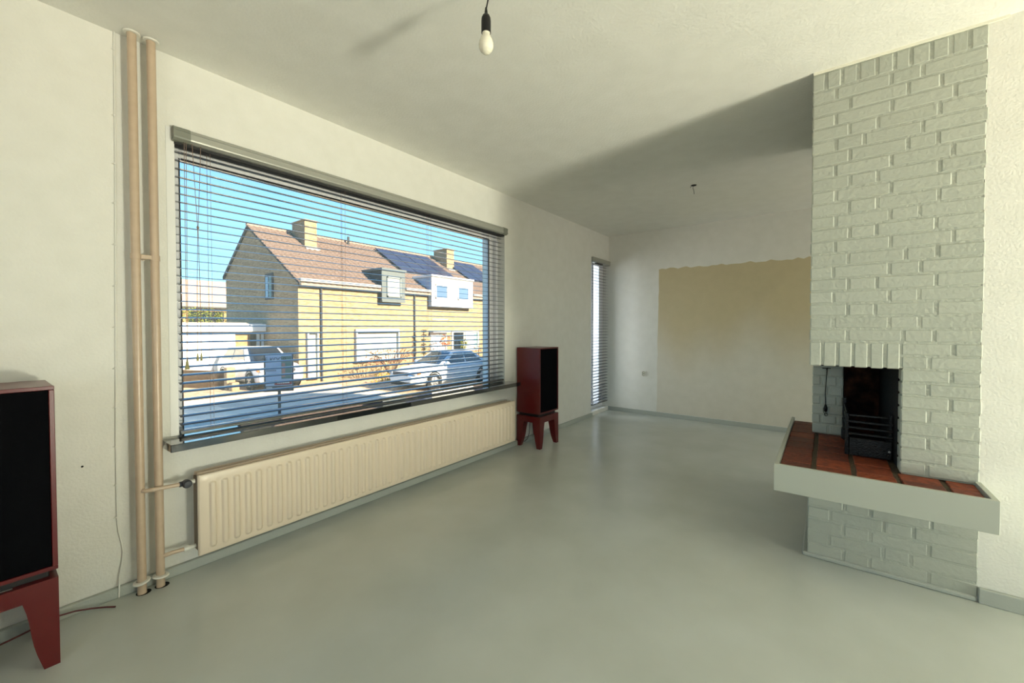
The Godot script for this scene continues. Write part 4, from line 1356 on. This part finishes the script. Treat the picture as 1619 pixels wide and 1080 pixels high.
	for s in [-1, 1]:
		b = mb()
		b.box(V(xe - 0.28, prof.lamp_y - 0.07, s * prof.hw * 0.92 - 0.16 * s - 0.14), V(xe - 0.05, prof.lamp_y + 0.07, s * prof.hw * 0.92 - 0.16 * s + 0.14), 0.04)
		put(b, "headlamp", M.lamp_clear, t)
		b = mb()
		b.box(V(xe - 0.30, prof.lamp_y - 0.03, s * prof.hw * 0.93 - 0.035), V(xe - 0.14, prof.lamp_y + 0.03, s * prof.hw * 0.93 + 0.035), 0.02)
		put(b, "indicator", M.lamp_amber, t)
		b = mb()
		b.ball(V(cb[3] - 0.25, yb + 0.06, s * (wb + 0.14)), V(0.07, 0.07, 0.11), 10, 6)
		put(b, "mirror", paint, t)
	if prof.plate_y > 0.5: bx(V(xe - 0.06, prof.plate_y - 0.06, -0.26), V(xe + 0.015, prof.plate_y + 0.06, 0.26), "number_plate", M.plate, t)
	bx(V(xe - 0.08, prof.lamp_y - 0.10, -0.45), V(xe + 0.006, prof.lamp_y + 0.04, 0.45), "radiator_grille", M.sign_dark, t, 0.02)
	bx(V(xe - 0.10, 0.22, -0.6), V(xe - 0.01, 0.36, 0.6), "air_intake", M.tyre, t, 0.02)
	return t

func cars():
	# suv nose towards the street (+x)
	car("parked_car", V(-18.85, G, -7.30), 0.0, "white sport utility car parked on the drive beside the shaded gable", M.car_white, {
		"body": [[-2.2, 0.42, 0.85, 0.74], [-2.1, 0.30, 1.02, 0.86], [-1.4, 0.24, 1.04, 0.90], [0.0, 0.24, 1.03, 0.90], [0.9, 0.24, 1.01, 0.90], [1.6, 0.24, 0.95, 0.88], [2.05, 0.28, 0.82, 0.82], [2.2, 0.38, 0.68, 0.70]],
		"wb": 0.80, "wr": 0.62, "yb": 1.02, "yr": 1.60, "cab": [-2.1, -1.55, 0.25, 1.0], "wheels": [-1.35, 1.35], "hw": 0.90, "r": 0.345, "front": 2.2, "lamp_y": 0.76, "plate_y": 0.52})
	# low sedan nose towards +z (left in the picture)
	car("parked_car", V(-12.72, G, -12.05), -PI / 2, "pale silver sedan parked at the kerb in front of the brick house", M.car_silver, {
		"body": [[-2.3, 0.42, 0.88, 0.70], [-2.15, 0.30, 0.96, 0.82], [-1.5, 0.22, 0.97, 0.88], [0.0, 0.20, 0.94, 0.90], [0.8, 0.20, 0.92, 0.90], [1.6, 0.22, 0.84, 0.87], [2.1, 0.26, 0.72, 0.80], [2.3, 0.36, 0.60, 0.66]],
		"wb": 0.80, "wr": 0.58, "yb": 0.93, "yr": 1.43, "cab": [-1.75, -1.0, 0.15, 1.0], "wheels": [-1.38, 1.38], "hw": 0.90, "r": 0.325, "front": 2.3, "lamp_y": 0.68, "plate_y": 0.48})

func sign_board():
	var c := V(-10.021, 0.225, -4.287)
	var t := thing("sale_sign", V(c.x, G, c.z), "blue-grey for-sale board on a dark post reading TE KOOP, in front of the window", "sign")
	# board faces the house: normal towards +x with a turn to +z
	var nrm := V(0.86, 0, 0.51).normalized()
	var ex := V(0.51, 0, -0.86).normalized()      # to the right as seen from the room
	ex = V(nrm.z, 0, -nrm.x)
	var bs := Basis(ex, V(0, 1, 0), nrm)
	var add := func(x0: float, x1: float, y0: float, y1: float, d0: float, d1: float, called: String, m: Material):
		var b := mb()
		b.box(V(x0, y0, d0), V(x1, y1, d1), 0.0, bs, c)
		put(b, called, m, t)
	add.call(-0.27, 0.27, -0.41, 0.40, -0.012, 0.012, "board", M.sign_blue)
	for s in [-1, 1]: add.call(s * 0.285 - 0.014, s * 0.285 + 0.014, -0.45, 0.42, -0.02, 0.02, "frame_post", M.sign_dark)
	add.call(0.05, 0.262, -0.16, 0.36, 0.012, 0.016, "picture", M.sign_photo)
	add.call(0.06, 0.13, -0.12, 0.20, 0.016, 0.019, "picture_detail", M.sign_skin)
	add.call(-0.09, 0.262, -0.30, -0.20, 0.012, 0.018, "red_band", M.sign_red)
	add.call(-0.27, 0.27, -0.45, -0.32, 0.012, 0.016, "lower_panel", M.sign_dark)
	for k in 7: add.call(-0.03 + 0.036 * k, -0.008 + 0.036 * k, -0.268, -0.232, 0.018, 0.020, "band_letter", M.sign_white)
	for k in 6: add.call(-0.25 + 0.034 * k, -0.226 + 0.034 * k, 0.02 - 0.0 * k, 0.045, 0.012, 0.014, "small_print", M.sign_dark)
	for k in 4: add.call(-0.25 + 0.03 * k, -0.232 + 0.03 * k, -0.37, -0.345, 0.016, 0.018, "small_print", M.sign_white)
	add.call(-0.03, 0.03, G - c.y, -0.41, -0.045, -0.012, "post", M.sign_pole)
	var tm := TextMesh.new()
	var fnt := SystemFont.new()
	fnt.font_names = PackedStringArray(["Droid Sans"])
	tm.font = fnt
	tm.text = "TE KOOP"
	tm.font_size = 32
	tm.pixel_size = 0.0040
	tm.depth = 0.004
	var ti := inst(tm, "lettering", M.sign_dark, t)
	ti.transform = Transform3D(bs, c - org + bs * V(-0.10, 0.282, 0.016))
